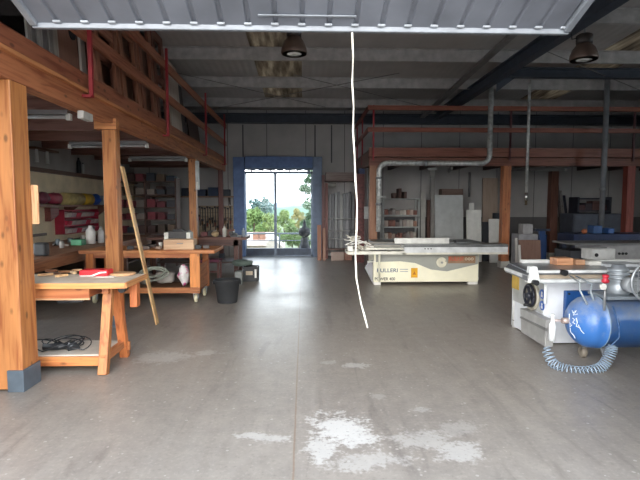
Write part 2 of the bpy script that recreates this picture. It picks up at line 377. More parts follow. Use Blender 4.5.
# door_2 : frame, head, centre post, panes, toe rails, wavy sheet edge above
d2 = bpy.data.objects.new('door_2', None); COL.objects.link(d2); d2.location = ((DX0 + DX1) / 2, YB + .1, 0); struct(d2)
zt = at_y(280, 171.2, YB).z; zh = at_y(280, 173.6, YB).z
ALU = paint('5b6675', .4, .5)
fr = MB().box(DX0, DX0 + .06, YB + .04, YB + .16, 0, zt).box(DX1 - .06, DX1, YB + .04, YB + .16, 0, zt).box(DX0, DX1, YB + .04, YB + .16, zh, zt).box(DX0, DX1, YB + .04, YB + .16, 0, .03)
fr.build('frame', ALU, d2)
cx = at_y(275.3, 215, YB).x
MB().box(cx - .04, cx + .04, YB + .05, YB + .13, .03, zh).build('centre_post', ALU, d2)
for a, b2 in ((DX0 + .06, cx - .04), (cx + .04, DX1 - .06)):
    MB().box(a, b2, YB + .07, YB + .12, .03, .24).build('toe_rail', paint('4a5362', .5, .4), d2)
    MB().box(a, b2, YB + .09, YB + .1, .24, zh).build('glass_pane', glass(), d2)
wv = MB(); n = 42; W = (DX1 - DX0) / n
for k in range(n):
    zz = zt + .012 + .035 * (.5 + .5 * math.sin(k * 1.1)) + .01 * math.sin(k * 2.7)
    wv.box(DX0 + k * W, DX0 + (k + 1) * W, YB + .1, YB + .11, zz, DH - .0) if k % 1 == 0 and zz < DH else None
wv.build('wavy_sheet_edge', paint('6f7c90', .5), d2)

# ------------------------------------------------ the up-and-over entrance door, tilted above the camera
YD, ZD = 3.6, at_y(300, 25.8, 3.6).z
ta = math.tan(math.radians(21))
dl, dr = at_y(34.5, 25, YD).x, at_y(566.5, 32, YD).x
d1 = bpy.data.objects.new('door_1', None); COL.objects.link(d1); d1.location = ((dl + dr) / 2, YD, ZD); struct(d1)
DW = paint('787c85', .5, .1, .12, 2.5); DE = paint('898e95', .4, .1)
Y2 = 1.3
def dz(y): return ZD + (YD - y) * ta
pm = MB(); n = 20; w = (dr - dl) / n
pts = []                       # ribbed profile across the width, swept along the slope
for k in range(n):
    xa = dl + k * w
    pts += [(xa, 0), (xa + w * .78, 0), (xa + w * .83, .018), (xa + w * .95, .018)]
pts.append((dr, 0))
prof = [(x, z) for x, z in pts]; top = [(x, .05) for x, z in reversed(pts)]
prof_all = prof + top
va = [pm.bm.verts.new((x, YD, dz(YD) + z)) for x, z in prof_all]; vb = [pm.bm.verts.new((x, Y2, dz(Y2) + z)) for x, z in prof_all]; L = len(va); H = len(prof)
for k in range(H - 1):
    pm.bm.faces.new((va[k], va[k + 1], vb[k + 1], vb[k])); a, b2 = L - 1 - k, L - 2 - k
    pm.bm.faces.new((va[b2], va[a], vb[a], vb[b2])); pm.bm.faces.new((va[k], va[a], va[b2], va[k + 1])); pm.bm.faces.new((vb[k + 1], vb[b2], vb[a], vb[k]))
pm.bm.faces.new((va[0], vb[0], vb[L - 1], va[L - 1])); pm.bm.faces.new((va[H - 1], va[H], vb[H], vb[H - 1]))
pm.build('ribbed_panel', DW, d1)
em = MB().box(dl - .02, dr + .02, YD - .0, YD + .04, ZD - .035, ZD + .07)
em.bar((dl, YD, dz(YD) + .005), (dl, Y2, dz(Y2) + .005), .05, .07); em.bar((dr, YD, dz(YD) + .005), (dr, Y2, dz(Y2) + .005), .05, .07); em.bar((dl, Y2, dz(Y2)), (dr, Y2, dz(Y2)), .05, .07)
em.bar((dl + 1.6, YD - .10, dz(YD - .10) - .006), (dl + 2.3, YD - .10, dz(YD - .10) - .006), .03, .012)
em.build('edge_frame', DE, d1, bevel=.006)
for k in range(n):
    xa = dl + k * w + w * .86
    MB().box(xa - .028, xa + .028, YD - .03, YD - .002, dz(YD) - .006, dz(YD) + .012).build('rib_cap', paint('9ba0a6', .4), d1, bevel=.006)

# ================================================================== LEFT MEZZANINE
MX = -2.41
ml = thing('mezzanine', 'timber mezzanine on orange pine posts along the left side', 'mezzanine', (MX, 9, 0))
MB().box(MX - .14, MX, 3.9 - 1.2, YB - .02, 2.63, 2.85).build('edge_beam', wood('a5643c', 'y'), ml, bevel=.006)
MB().box(MX - .10, MX + .02, 2.7, YB - .02, 2.86, 3.04).build('fascia_board', wood('98583a', 'y'), ml, bevel=.004)
MB().box(MX - .02, MX + .045, 2.7, YB - .02, 2.83, 2.865).build('lip_batten', wood('bd7a45', 'y', knots=False), ml)
MB().box(XL + .01, MX - .08, 2.7, YB - .02, 2.95, 3.0).build('deck', wood('80584a', 'x', knots=False), ml)
for y in (3.2, 4.7, 6.2, 7.4, 8.6, 9.8, 11, 12.2, 13.4, 14.6):
    MB().box(XL + .01, MX - .14, y, y + .09, 2.72, 2.95).build('joist', wood('6f4a3e', 'x', knots=False), ml)
posts = [(4.1, .26, 2.63), (6.3, .17, 2.63), (10.86, .16, 2.63), (14.4, .13, 2.63)]
for i, (y, w_, zt_) in enumerate(posts):
    p = MB().box(MX - w_ - (.05 if i == 0 else 0), MX, y, y + w_ * .95, .02, zt_).build('post', PINEZ if i < 3 else wood('6f3f38', 'z', knots=False), ml, bevel=.008)
    if i == 0:
        MB().box(at_y(8, 378, y).x, MX + .012, y - .014, y + w_ * .95 + .01, 0, .19).build('steel_shoe', paint('5f6a74', .5, .3), p, bevel=.004)
    else: MB().box(MX - w_ - .01, MX + .01, y - .01, y + w_ * .95 + .01, 0, .15).build('steel_shoe', paint('5f6a74', .5, .3), p)
MB().box(MX - .24, MX + .035, 6.24, 6.36, 2.56, 2.69).build('corbel_block', wood('c07c42', 'x', knots=False), ml, bevel=.006)
for y in (5.46, 8.45, 11.7, 14.4):
    r = MB().box(MX + .06, MX + .10, y - .02, y + .02, 2.80, 4.25).build('rail_post', REDSTEEL, ml)
    MB().box(MX - .0, MX + .1, y - .06, y + .02, 2.775, 2.80).build('foot_bracket', REDSTEEL, r)
for z in (3.45, 3.98):
    MB().box(MX + .02, MX + .06, 3.3, YB - .1, z - .07, z + .07).build('rail', wood('9a5b3c', 'y', knots=False), ml)

# ================================================================== RIGHT MEZZANINE
MY = 12.0
mr = thing('mezzanine', 'timber mezzanine with red-brown rails across the back right of the hall', 'mezzanine', (5.2, MY, 0))
RX0 = 1.62
MB().box(RX0, XR - .02, MY, MY + .14, 2.58, 2.78).build('edge_beam', wood('7c4a38', 'x', knots=False), mr, bevel=.006)
MB().box(RX0, XR - .02, MY - .02, MY + .10, 2.80, 3.02).build('fascia_board', wood('87503c', 'x', knots=False), mr)
MB().box(RX0, XR - .02, MY + .1, YB - .02, 2.93, 2.98).build('deck', wood('4f3833', 'y', knots=False), mr)
MB().box(RX0, RX0 + .14, MY + .14, YB - .02, 2.58, 2.93).build('side_beam', wood('6b4034', 'y', knots=False), mr)
for x in (2.6, 3.6, 4.6, 5.6, 6.6, 7.6, 8.6, 9.6, 10.6):
    MB().box(x, x + .09, MY + .14, YB - .02, 2.68, 2.93).build('joist', wood('4a3330', 'y', knots=False), mr)
for x, y, c in ((RX0 + .02, MY, '9b6a4a'), (5.02, MY, 'b06c3f'), (8.22, MY, '9a4a3c'), (RX0 + .02, YB - .25, '5f3028'), (7.35, YB - .9, '6f4536')):
    q = .2 if y == MY else .22
    p = MB().box(x, x + q, y + .002, y + q, .01, 2.6).build('post', wood(c, 'z', knots=c == 'b06c3f'), mr, bevel=.008)
    MB().box(x - .015, x + q + .015, y - .015, y + q + .01, 0, .17).build('foot_block', paint('cfcdc6', .5), p, bevel=.005)
for x in (RX0 + .1, 5.15, 8.3, 10.4):
    MB().box(x - .02, x + .02, MY - .06, MY - .02, 2.7, 4.05).build('rail_post', REDSTEEL if x < 2 else paint('5d3236', .5), mr)
for z in (3.45, 3.98):
    MB().box(RX0 - .05, XR - .02, MY - .1, MY - .06, z - .055, z + .055).build('rail', wood('8f4f38', 'x', knots=False), mr)
    MB().box(RX0 - .05, RX0 - .01, MY - .06, YB - .1, z - .055, z + .055).build('rail', wood('7b4034', 'y', knots=False), mr)
for y in (13.5, 14.8):
    MB().box(RX0 - .01, RX0 + .03, y - .02, y + .02, 2.7, 4.05).build('rail_post', REDSTEEL, mr)

# ================================================================== LAMPS, PIPES
def highbay(px0, px1, ytop, ybot, Y, label):
    c = at_y((px0 + px1) / 2, (ytop + ybot) / 2, Y); R = (at_y(px1, ybot, Y).x - at_y(px0, ybot, Y).x) / 2
    zt = at_y(px0, ytop, Y).z; zb = at_y(px0, ybot, Y).z; h = zt - zb
    t = thing('high_bay_lamp', label, 'lamp', (c.x, Y, zb), 'high-bay lamps under the roof')
    MB().lathe((c.x, Y, zb), [(R * .96, .0), (R, .02), (R * .97, h * .25), (R * .8, h * .55), (R * .52, h * .78), (R * .5, h * .8), (R * .42, h * .8), (R * .48, h * .76), (R * .74, h * .52), (R * .9, h * .22), (R * .93, 0)], 32).build('shade', paint('6e5a50', .45, .3), t)
    MB().lathe((c.x, Y, zb), [(R * .9, h * .1), (R * .7, -.0 + h * .02), (R * .3, -.01), (.01, -.012), (.005, h * .1)], 28).build('lens', paint('eceae4', .15), t)
    MB().lathe((c.x, Y, zt), [(R * .56, -h * .2), (R * .58, .0), (R * .58, h * .22), (R * .4, h * .3), (.01, h * .31)], 24).build('gear_housing', paint('453e3b', .5, .3), t)
    MB().cyl((c.x, Y, zt + h * .3), (c.x, Y, roof_z(Y) - .0), .015, n=8).build('hanger', STEEL, t)
    a = Vector((c.x, Y, zt + h * .1)); MB().tube([a + Vector((-R * .55, 0, 0)), a + Vector((-R * .95, 0, -.02)), a + Vector((-R * 1.05, 0, .1)), a + Vector((-R * .6, 0, .22)), a + Vector((0, 0, .3))], .008, 6).build('cable', BLACK, t)
highbay(281, 307, 33, 54, 7.5, 'brown bell-shaped high-bay lamp over the middle of the hall')
highbay(571, 597, 40, 60, 7.3, 'dark bell-shaped high-bay lamp at right beneath the roof beam')

dk = thing('dust_duct', 'galvanised dust-extraction duct bending from saw along mezzanine edge to roof', 'duct', (at_y(379, 205, 11.7).x, 11.7, at_y(379, 225, 11.7).z))
def arc(c, r, a0, a1, ax, n=8):
    return [Vector(c) + ax[0] * (r * math.cos(a0 + (a1 - a0) * k / n)) + ax[1] * (r * math.sin(a0 + (a1 - a0) * k / n)) for k in range(n + 1)]
YDK = 11.66
pv = at_y(378.8, 200, YDK); ph = at_y(430, 163.2, YDK); pu = at_y(490.5, 120, YDK)
EX = (Vector((1, 0, 0)), Vector((0, 0, 1)))
r = .2
path = [Vector((pv.x, YDK, .95)), Vector((pv.x, YDK, ph.z - r))] + arc((pv.x + r, YDK, ph.z - r), r, math.pi, math.pi / 2, EX)[1:]
MB().tube(path + [Vector((2.9, YDK, ph.z))], .062, 16).build('riser', GALV, dk)
path = [Vector((2.9, YDK, ph.z))] + arc((pu.x - r, YDK, ph.z + r), r, -math.pi / 2, 0, EX) + [Vector((pu.x, YDK, roof_z(YDK) - .02))]
MB().tube(path, .06, 16).build('main_run', paint('b9b9b6', .35, .25, .2, 14), dk)
for q in (Vector((pv.x, YDK, 1.62)), Vector((pv.x, YDK, 2.25))):
    MB().cyl(q - Vector((0, 0, .03)), q + Vector((0, 0, .03)), .075, n=16).build('pipe_clamp', STEEL, dk)
MB().box(pv.x - .06, pv.x + .16, YDK - .09, YDK - .06, 1.78, 1.82).build('support_strap', LTGREY, dk)
MB().cyl((2.9, YDK, ph.z), (2.98, YDK, ph.z), .072, n=16).build('joint_collar', STEEL, dk)
q = at_y(528, 140, 11.6); zb = at_y(528, 205, 11.6).z
t = thing('drop_pipe', 'thin galvanised pipe hanging in front of mezzanine, right of the orange post', 'pipe', (q.x, 11.6, zb))
MB().cyl((q.x, 11.6, zb + .28), (q.x, 11.6, roof_z(11.6) - .002), .034, n=12).build('tube', GALV, t)
MB().cyl((q.x, 11.6, zb + .1), (q.x, 11.6, zb + .3), .042, .036, n=12).build('bright_nozzle', paint('d8d8d4', .25, .8), t)
MB().cyl((q.x, 11.6, zb), (q.x, 11.6, zb + .1), .03, n=12).build('valve', paint('6a5a40', .4, .5), t)
q = at_y(605, 140, 11.5)
t = thing('drop_pipe', 'thicker grey pipe coming down the far right beside the dark machines', 'pipe', (q.x, 11.5, .95))
MB().cyl((q.x, 11.5, .95), (q.x, 11.5, roof_z(11.5) - .002), .062, n=14).build('tube', paint('84868a', .45, .1), t)
MB().cyl((q.x, 11.5, 1.95), (q.x, 11.5, 2.02), .075, n=14).build('joint_collar', STEEL, t)

# fluorescent battens
def batten(a, b2, label, tubecol='8a8785'):
    a, b2 = Vector(a), Vector(b2); d = (b2 - a).normalized()
    t = thing('fluorescent_light', label, 'light', (a + b2) / 2, 'fluorescent lights under the mezzanines')
    MB().bar(a + Vector((0, 0, .05)), b2 + Vector((0, 0, .05)), .07, .05).build('housing', paint('6e6a68', .5), t)
    MB().cyl(a + d * .03, b2 - d * .03, .022, n=12).build('tube', paint(tubecol, .3), t)
    for p in (a, b2): MB().bar(p - d * .025, p + d * .025, .05, .07).build('end_cap', paint('b5b1aa', .5), t)
for (pa, pb, Y, lb) in (((20, 116), (69, 118), 5.55, 'nearest fluorescent light under left mezzanine, between first two pine posts'),
                        ((70, 146), (106, 147), 8.3, 'fluorescent light ending behind the second pine post'),
                        ((108, 146.5), (147, 145), 8.0, 'fluorescent light just right of the second pine post'),
                        ((130, 160), (186, 160), 10.4, 'farthest fluorescent light under left mezzanine, left of the third post')):
    a = at_y(*pa, Y); b2 = at_y(*pb, Y); z = min(2.66, (a.z + b2.z) / 2)
    batten((a.x, Y, z), (b2.x, Y, z), lb)
a = at_y(446, 176, 12.9); batten((a.x, 12.4, 2.55), (a.x + .35, 13.8, 2.55), 'fluorescent light under right mezzanine, above the grey door panel')
a = at_y(565, 170, 12.9); batten((5.7, 13.2, 2.55), (7.0, 12.7, 2.55), 'fluorescent light under right mezzanine near the thicker grey pipe')
a = at_y(432, 172, 12.4)
t = thing('ceiling_sensor', 'small pale box on a stem under the right mezzanine', 'box', (a.x, 12.4, 2.4))
MB().box(a.x - .12, a.x + .12, 12.35, 12.45, 2.5, 2.56).build('head', LTGREY, t, bevel=.01); MB().box(a.x - .05, a.x + .05, 12.37, 12.43, 2.3, 2.5).build('stem', paint('76736f', .5), t)
# white boxes on the left mezzanine
a = at_x(82, 116, MX); tag(MB().box(MX + .001, MX + .07, a.y - .12, a.y + .12, a.z - .045, a.z + .04).build('junction_box', paint('aaa69f', .5), bevel=.01), 'small white junction box on mezzanine edge beam above front bench', 'box')
a = at_y(200.3, 174, 10.84)
t = thing('post_bracket', 'narrow white metal bracket fixed upright beside the third pine post', 'light', (MX + .05, 10.84, a.z))  # white-grey metal bracket on the post, not a lamp
MB().box(MX + .005, MX + .085, 10.80, 10.86, at_y(200, 190, 10.84).z, at_y(200, 161, 10.84).z).build('housing', LTGREY, t, bevel=.008)
MB().box(MX + .02, MX + .07, 10.785, 10.80, at_y(200, 189, 10.84).z, at_y(200, 182, 10.84).z).build('end_cap', WHITE, t)
# board on the first post
a0 = at_y(33, 185, 4.36); a1 = at_y(39.5, 224, 4.36)
tag(MB().box(MX - .01, a1.x, 4.352, 4.37, a1.z, a0.z).build('notice_board', wood('d6a878', 'z', knots=False)), 'pale thin wooden board fixed behind the nearest pine post', 'board')
# pull rope
rp = []
for k in range(25):
    u = k / 24; px = [352, 353.2, 352.2, 353.6, 353, 354.6, 355.4, 357.2, 356.6, 355.4, 356.4, 361, 368][k // 2] if k % 2 == 0 else 0; px = px or ([352, 353.2, 352.2, 353.6, 353, 354.6, 355.4, 357.2, 356.6, 355.4, 356.4, 361, 368][k // 2] + [352, 353.2, 352.2, 353.6, 353, 354.6, 355.4, 357.2, 356.6, 355.4, 356.4, 361, 368][k // 2 + 1]) / 2; py = 33 + 295 * u
    if k == 24: px -= .4
    rp.append(at_y(px - (0 if u > .95 else 0), py, 3.62 + .05 * math.sin(u * 9)))
rp = [(p, .0064 + .0016 * math.sin(k * 1.7)) for k, p in enumerate(rp)]
rp[0] = (Vector((rp[0][0].x, 3.62, ZD - .02)), .0085)
tag(MB().sweep(rp, 8).build('pull_rope', paint('ded9cc', .8)), 'long off-white pull rope hanging from the entrance door edge', 'rope')
# ================================================================== FRONT BENCH (left)
t = thing('workbench', 'pine workbench with open drawer and slatted lower shelf beside nearest post', 'workbench', (-2.3, 4.8, 0))
BX0, BX1, BY0, BY1, BT = -3.1, -1.66, 4.46, 5.07, .875
MB().box(BX0, BX1, BY0, BY1, BT - .045, BT).build('top', wood('bd8a52', 'x', knots=False), t, bevel=.004)
MB().box(BX0 + .02, BX1 - .01, BY0 + .008, BY1 - .02, BT, BT + .006).build('work_surface', paint('cbbfae', .6, 0, .12, 5), t)
MB().box(BX0, BX1 + .004, BY0 - .014, BY0, BT - .045, BT + .006).build('front_edging', wood('cf8a45', 'x', knots=False), t)
MB().box(BX1, BX1 + .014, BY0, BY1, BT - .045, BT + .006).build('side_edging', wood('c98a4c', 'y', knots=False), t)
for x in (-1.90, -2.98):
    MB().bar((x, 4.50, 0), (x - .0, 4.70, BT - .05), .085, .075, (0, 1, 0)).build('leg', PINEZ, t, bevel=.005)
    MB().bar((x, 5.05, 0), (x, 4.86, BT - .05), .085, .075, (0, 1, 0)).build('leg', wood('b8682f', 'z'), t, bevel=.005)
    MB().box(x - .025, x + .025, 4.50, 5.05, .115, .185).build('side_rail', wood('b06a38', 'y', knots=False), t)
    MB().box(x - .03, x + .03, 4.6, 4.98, BT - .12, BT - .047).build('top_rail', wood('a8622f', 'y', knots=False), t)
MB().box(-2.98, -1.86, 4.53, 4.565, .075, .165).build('front_rail', wood('c47a3a', 'x'), t, bevel=.004)
MB().box(-2.98, -1.84, 5.02, 5.055, .075, .165).build('back_rail', wood('b06a34', 'x'), t)
MB().box(-2.96, -1.9, 4.55, 5.03, .166, .18).build('lower_shelf', paint('bcb3a6', .6, 0, .12, 5), t)
d = MB().box(-2.9, -2.02, 4.53, 4.55, .725, .828).build('drawer', wood('b96f3a', 'x'), t)
MB().box(-2.04, -2.02, 4.55, 5.0, .735, .828).build('drawer_side', wood('a05a2e', 'y', knots=False), d)
MB().box(-2.9, -2.04, 4.55, 5.0, .725, .735).build('drawer_bottom', wood('c79a66', 'x', knots=False), d)
MB().box(-2.92, -2.01, 4.515, 4.53, .712, .727).build('drawer_lip', wood('d8b080', 'x', knots=False), d)
MB().box(-1.795, -1.72, 4.94, 5.04, .55, .83).build('vise_jaw', wood('c06a30', 'z', knots=False), t, bevel=.006)
MB().cyl((-1.80, 4.74, .77), (-1.80, 4.84, .77), .035, n=16).build('vise_screw', BLACK, t)
MB().cyl((-2.35, 4.62, .69), (-2.12, 4.62, .69), .03, .02, n=14).build('hanging_sander', paint('3d4044', .4), t)
# things on the front bench
def on(px, py, z): return at_z(px, py, z)
ZB = BT + .006
q = on(95, 276, ZB)
t = thing('tool_case', 'red flat tool case with white stripe on the front bench', 'case', (q.x, q.y, ZB))
MB().prism([(q.x - .14, q.y - .05, ZB), (q.x + .14, q.y - .04, ZB), (q.x + .15, q.y + .10, ZB), (q.x - .13, q.y + .10, ZB)], (0, 0, .066)).build('body', paint('c7262f', .35), t, bevel=.015)
MB().prism([(q.x - .13, q.y - .0525, ZB + .012), (q.x - .02, q.y - .049, ZB + .012), (q.x + .06, q.y - .0455, ZB + .045), (q.x + .13, q.y - .0435, ZB + .05), (q.x + .13, q.y - .0435, ZB + .038), (q.x + .07, q.y - .0455, ZB + .032), (q.x, q.y - .048, ZB + .004), (q.x - .13, q.y - .0525, ZB + .004)], (0, .004, 0)).build('white_stripe', WHITE, t)
MB().box(q.x - .04, q.x + .04, q.y + .0, q.y + .03, ZB + .062, ZB + .07).build('handle', paint('8e1c24', .4), t)
q = on(119, 276, ZB)
tag(MB().lathe((q.x, q.y + .1, ZB), [(.02, 0), (.125, 0), (.13, .012), (.125, .02), (.01, .02)], 32).build('wooden_disc', wood('c09468', 'x', knots=False)), 'round pale wooden disc lying right of the red case', 'disc')
tag(MB().box(q.x - .2, q.x - .02, q.y - .09, q.y - .01, ZB, ZB + .004).build('paper_sheet', WHITE), 'white paper scrap lying in front of the red case', 'paper')
for k, (px, py, l, a, col, nm, lb) in enumerate(((44, 276, .14, .5, 'c99a62', 'offcut', 'leftmost pine offcut on the front bench'), (54, 275, .16, -.3, '6b4a35', 'chisel', 'dark wooden chisel among the offcuts on the front bench'), (60, 277, .12, .9, 'd4aa74', 'offcut', 'pale slanted offcut nearest bench front edge, left of red case'),
                                      (65, 273, .15, .1, '9b6d43', 'offcut', 'brown offcut behind the slanted pale offcut on front bench'), (72, 274, .1, -.8, 'd9b888', 'offcut', 'small cream offcut close to the left of red case'), (50, 272, .12, 0, '8a5a38', 'offcut', 'dark offcut at the rear left of the front bench'), (76, 271.5, .1, .4, 'caa271', 'offcut', 'tan offcut touching rear of the red case'))):
    q = on(px, py, ZB); d_ = Vector((math.cos(a), math.sin(a), 0)) * l / 2; c = Vector((q.x, q.y + .03, ZB + .012))
    tag(MB().bar(c - d_, c + d_, .035, .022).build(nm, wood(col, 'x', knots=False), bevel=.002), lb, 'tool' if nm == 'chisel' else 'offcut', 'wood scraps on the front bench')
# black cable and grinder on the lower shelf
q = on(57, 350, .18)
t = thing('power_tool', 'black corded power tool in its tangled cable on lower shelf of front bench', 'power tool', (q.x, q.y, .18))
MB().sweep([((q.x - .12, q.y - .02, .215), .03), ((q.x + .02, q.y, .215), .034), ((q.x + .13, q.y + .03, .215), .026)], 14).build('body', paint('25272a', .4), t)
MB().cyl((q.x + .13, q.y + .03, .215), (q.x + .17, q.y - .01, .19), .05, .055, n=20).build('head', paint('3a3d40', .35, .5), t)
pts = []
for k in range(140):
    a = k * .33; R = .10 + .05 * math.sin(k * .21)
    pts.append((q.x + .04 + .12 * math.sin(k * .09) + 1.3 * R * math.cos(a), q.y + .07 + .05 * math.cos(k * .17) + R * .7 * math.sin(a), .19 + .09 * abs(math.sin(k * .27)) * abs(math.sin(k * .11))))
MB().tube(pts, .0055, 6).build('cable', BLACK, t)

# leaning plank
a = Vector((-2.37, 6.40, 2.10)); b2 = Vector((-1.975, 6.43, .004))
pl = MB(); dv = (b2 - a).normalized(); pl.bar(a, b2, .105, .022, (1, 0, .2)); 
tag(pl.build('plank', wood('c29a63', 'z', knots=False), bevel=.003), 'long narrow pale plank leaning against the second pine post', 'plank')

# ================================================================== ROLLING BENCH
t = thing('rolling_workbench', 'long pine workbench on white castors with stuffed lower shelf', 'workbench', (-2.3, 8.2, 0))
WX0, WX1, WY0, WY1, WT = -3.62, -1.45, 7.82, 8.62, .87
MB().box(WX0, WX1, WY0 - .03, WY1 + .03, WT - .055, WT).build('top', wood('b9743a', 'x'), t, bevel=.006)
MB().box(WX0 + .225, -1.862, WY0 + .004, WY0 + .03, WT - .125, WT - .057).build('front_apron', wood('b06a36', 'x'), t)
MB().box(-1.86, -1.70, WY0, WY0 + .06, .16, WT - .057).build('leg', wood('cf7f34', 'z'), t, bevel=.006)
MB().box(-1.80, -1.70, WY1 - .1, WY1, .16, WT - .057).build('leg', wood('b0662c', 'z'), t)
for y in (WY0, WY1 - .1): MB().box(WX0 + .1, WX0 + .22, y, y + .08, .16, WT - .057).build('leg', wood('b86c2e', 'z'), t)
MB().box(-1.73, -1.71, WY0 + .06, WY1 - .1, .2, .62).build('side_panel', wood('a5622f', 'y'), t)
MB().box(WX0 + .1, -1.70, WY0 - .02, WY0 - .001, .17, .26).build('bottom_rail', wood('a96834', 'x'), t)
MB().box(WX0 + .1, -1.72, WY0 + .05, WY1, .2, .225).build('lower_shelf', wood('7d5a3c', 'x', knots=False), t)
for x, y in ((-1.78, WY0 + .07), (-1.76, WY1 - .15), (WX0 + .2, WY0 + .06), (WX0 + .2, WY1 - .1)):
    f = MB().box(x - .045, x + .045, y - .04, y + .04, .145, .165).box(x - .04, x - .032, y - .025, y + .025, .06, .15).box(x + .032, x + .04, y - .025, y + .025, .06, .15).build('castor', STEEL, t)
    MB().lathe((x - .022, y, .066), [(.02, 0), (.06, 0), (.066, .01), (.066, .034), (.06, .044), (.02, .044)], 24, (1, 0, 0)).build('wheel', paint('dfd6b4', .5), f)
# on its lower shelf
def sack(c, r, col, label, seed, scale,  nm='sack', cat='sack', rough=.8, group='bags on the rolling bench shelf'):
    o = MB().blob(c, r, .13, 3, seed, scale); o = o.build(nm, paint(col, rough, 0, .18, 9)); return tag(o, label, cat, group)
sack((-2.03, 8.12, .42), .15, 'ddd6d2', 'white plastic bag with pink print hanging at shelf end of rolling bench', 3, (.72, .6, 1.08), 'plastic_bag', 'bag', .4)
pb = bpy.data.objects['plastic_bag']
mt, nt, b = base('printed_bag'); tc = N(nt, 'ShaderNodeTexCoord'); no = N(nt, 'ShaderNodeTexNoise', Scale=9.0, Detail=3.0); nt.links.new(tc.outputs['Object'], no.inputs['Vector'])
nt.links.new(ramp(nt, no.outputs['Fac'], [(.52, lin('e3dfdc')), (.6, lin('cf5a8c'))]), b.inputs['Base Color']); b.inputs['Roughness'].default_value = .4
pb.data.materials[0] = mt
rb = random.Random(12)
for v in pb.data.vertices:
    q = v.co; k = 1 + .10 * math.sin(34 * q.x + 9 * q.z) + .09 * math.sin(29 * q.z - 17 * q.x + 1) + .06 * math.sin(61 * q.x + 40 * q.z)
    v.co.x *= k; v.co.y *= k
sack((-2.36, 8.2, .38), .14, 'a39d95', 'grey cloth sack next to the pink-printed bag under rolling bench', 5, (1.1, .9, .85))
sack((-2.70, 8.2, .36), .13, '7d7b74', 'dark grey sack in the middle of the rolling bench shelf', 8, (1.1, .9, .8))
sack((-3.02, 8.2, .335), .115, '6f6f6a', 'leftmost dark sack on the rolling bench shelf', 9, (.9, .9, .75))
t = thing('cable_reel', 'tangle of green-grey hose lying over the sacks under rolling bench', 'hose', (-2.5, 7.98, .45))
pts = [(-2.48 + .2 * math.cos(k * .45) * (1 + .2 * math.sin(k * .3)), 7.97 + .03 * math.sin(k * .7), .47 + .09 * math.sin(k * .45 + .3) + .03 * math.sin(k * .2)) for k in range(60)]
MB().tube(pts, .012, 7).build('hose', paint('8b8f82', .5), t)
# on its top
x0, x1, z0, z1 = rect(164, 239.5, 194, 250.5, 7.95)
t = thing('wooden_box', 'light wooden box with metal handle standing on the rolling bench', 'box', ((x0 + x1) / 2, 8.0, WT))
MB().box(x0, x1, 7.92, 8.18, WT, z1).build('body', wood('c7a27c', 'x', knots=False, contrast=.15), t, bevel=.005)
MB().tube([((x0 + x1) / 2 - .06 + .04, 7.92, WT + .1), ((x0 + x1) / 2 - .02, 7.9, WT + .1), ((x0 + x1) / 2 + .07, 7.9, WT + .105), ((x0 + x1) / 2 + .07, 7.92, WT + .105)], .007, 8).build('handle', STEEL, t)
x0, x1, z0, z1 = rect(166, 231, 192, 239, 8.4)
t = thing('tool_chest', 'dark metal chest with white corner blocks behind the light wooden box', 'box', ((x0 + x1) / 2, 8.4, WT))
MB().box(x0 + .04, x1 - .04, 8.3, 8.55, WT, z1).build('body', paint('4b4a4a', .4, .4), t, bevel=.006)
for x in (x0, x1 - .07): MB().box(x, x + .07, 8.28, 8.5, WT, z1 - .02).build('corner_block', paint('d8d6cb', .5), t, bevel=.005)
MB().box(x0 + .12, x0 + .3, 8.38, 8.44, z1, z1 + .03).build('handle', BLACK, t)
sm_ = [(130, 249, .05, '3b3a3c', 'block', 'dark small block at the left on the rolling bench'), (137, 248, .04, '8c6a4a', 'block', 'brown little block left of the leaning plank top end on rolling bench'), (146, 249, .05, '6a5a52', 'block', 'grey-brown block right of the plank on the rolling bench'),
       (152, 247, .045, '4a3c36', 'block', 'dark brown block in the row left of the wooden box'), (158, 248.5, .04, '9c8672', 'block', 'tan block beside the light wooden box'), (197, 248.5, .06, '2f3133', 'block', 'black block just right of the light wooden box'), (206, 248, .05, '55504c', 'block', 'grey block near the right end of the rolling bench')]
for px, py, s_, c_, nm, lb in sm_:
    q = at_z(px, py + .5, WT); y = min(max(q.y, 7.86), 8.5)
    tag(MB().box(q.x - s_, q.x + s_, y, y + s_ * 1.4, WT, WT + s_ * 1.1).build('block', wood(c_, 'x', knots=False), bevel=.004), lb, 'block', 'small blocks on the rolling bench')
q = at_y(157, 244, 8.1); t = thing('cup', 'small white cup in the clutter left of the wooden box', 'cup', (q.x, 8.3, WT))
MB().lathe((q.x, 8.3, WT), [(.025, 0), (.032, .09), (.029, .09), (.022, .006)], 16).build('body', WHITE, t)

# ================================================================== BUCKET, BINS, STOOL
q = on(226, 304, .0)
t = thing('bucket', 'black rubber bucket on the floor beside the rolling bench', 'bucket', (q.x, q.y + .15, 0))
MB().lathe((q.x, q.y + .15, 0), [(.01, 0), (.155, 0), (.16, .01), (.205, .355), (.22, .365), (.22, .38), (.2, .38), (.15, .03), (.01, .025)], 36).build('body', RUBBER, t)
for s_ in (-1, 1):
    MB().ring((q.x + s_ * .215, q.y + .15, .36), .05, .012, (1, 0, 0), 16, 8, 0, math.pi).build('handle', RUBBER, t)
MB().blob((q.x, q.y + .15, .3), .17, .06, 3, 4, (1, 1, .35)).build('shavings', paint('4a4642', .9, 0, .3, 30), t)
q = on(239, 285, 0)
tag(MB().box(q.x - .09, q.x + .06, q.y, q.y + .2, 0, .27).build('plastic_tub', paint('8b8f8c', .5), bevel=.02), 'pale grey upright tub between black bucket and crate', 'tub')
x0, x1, z0, z1 = rect(243, 261, 257.5, 280, 10.0)
t = thing('crate', 'black crate with white labels on the floor left of the back door', 'crate', ((x0 + x1) / 2, 10.2, 0))
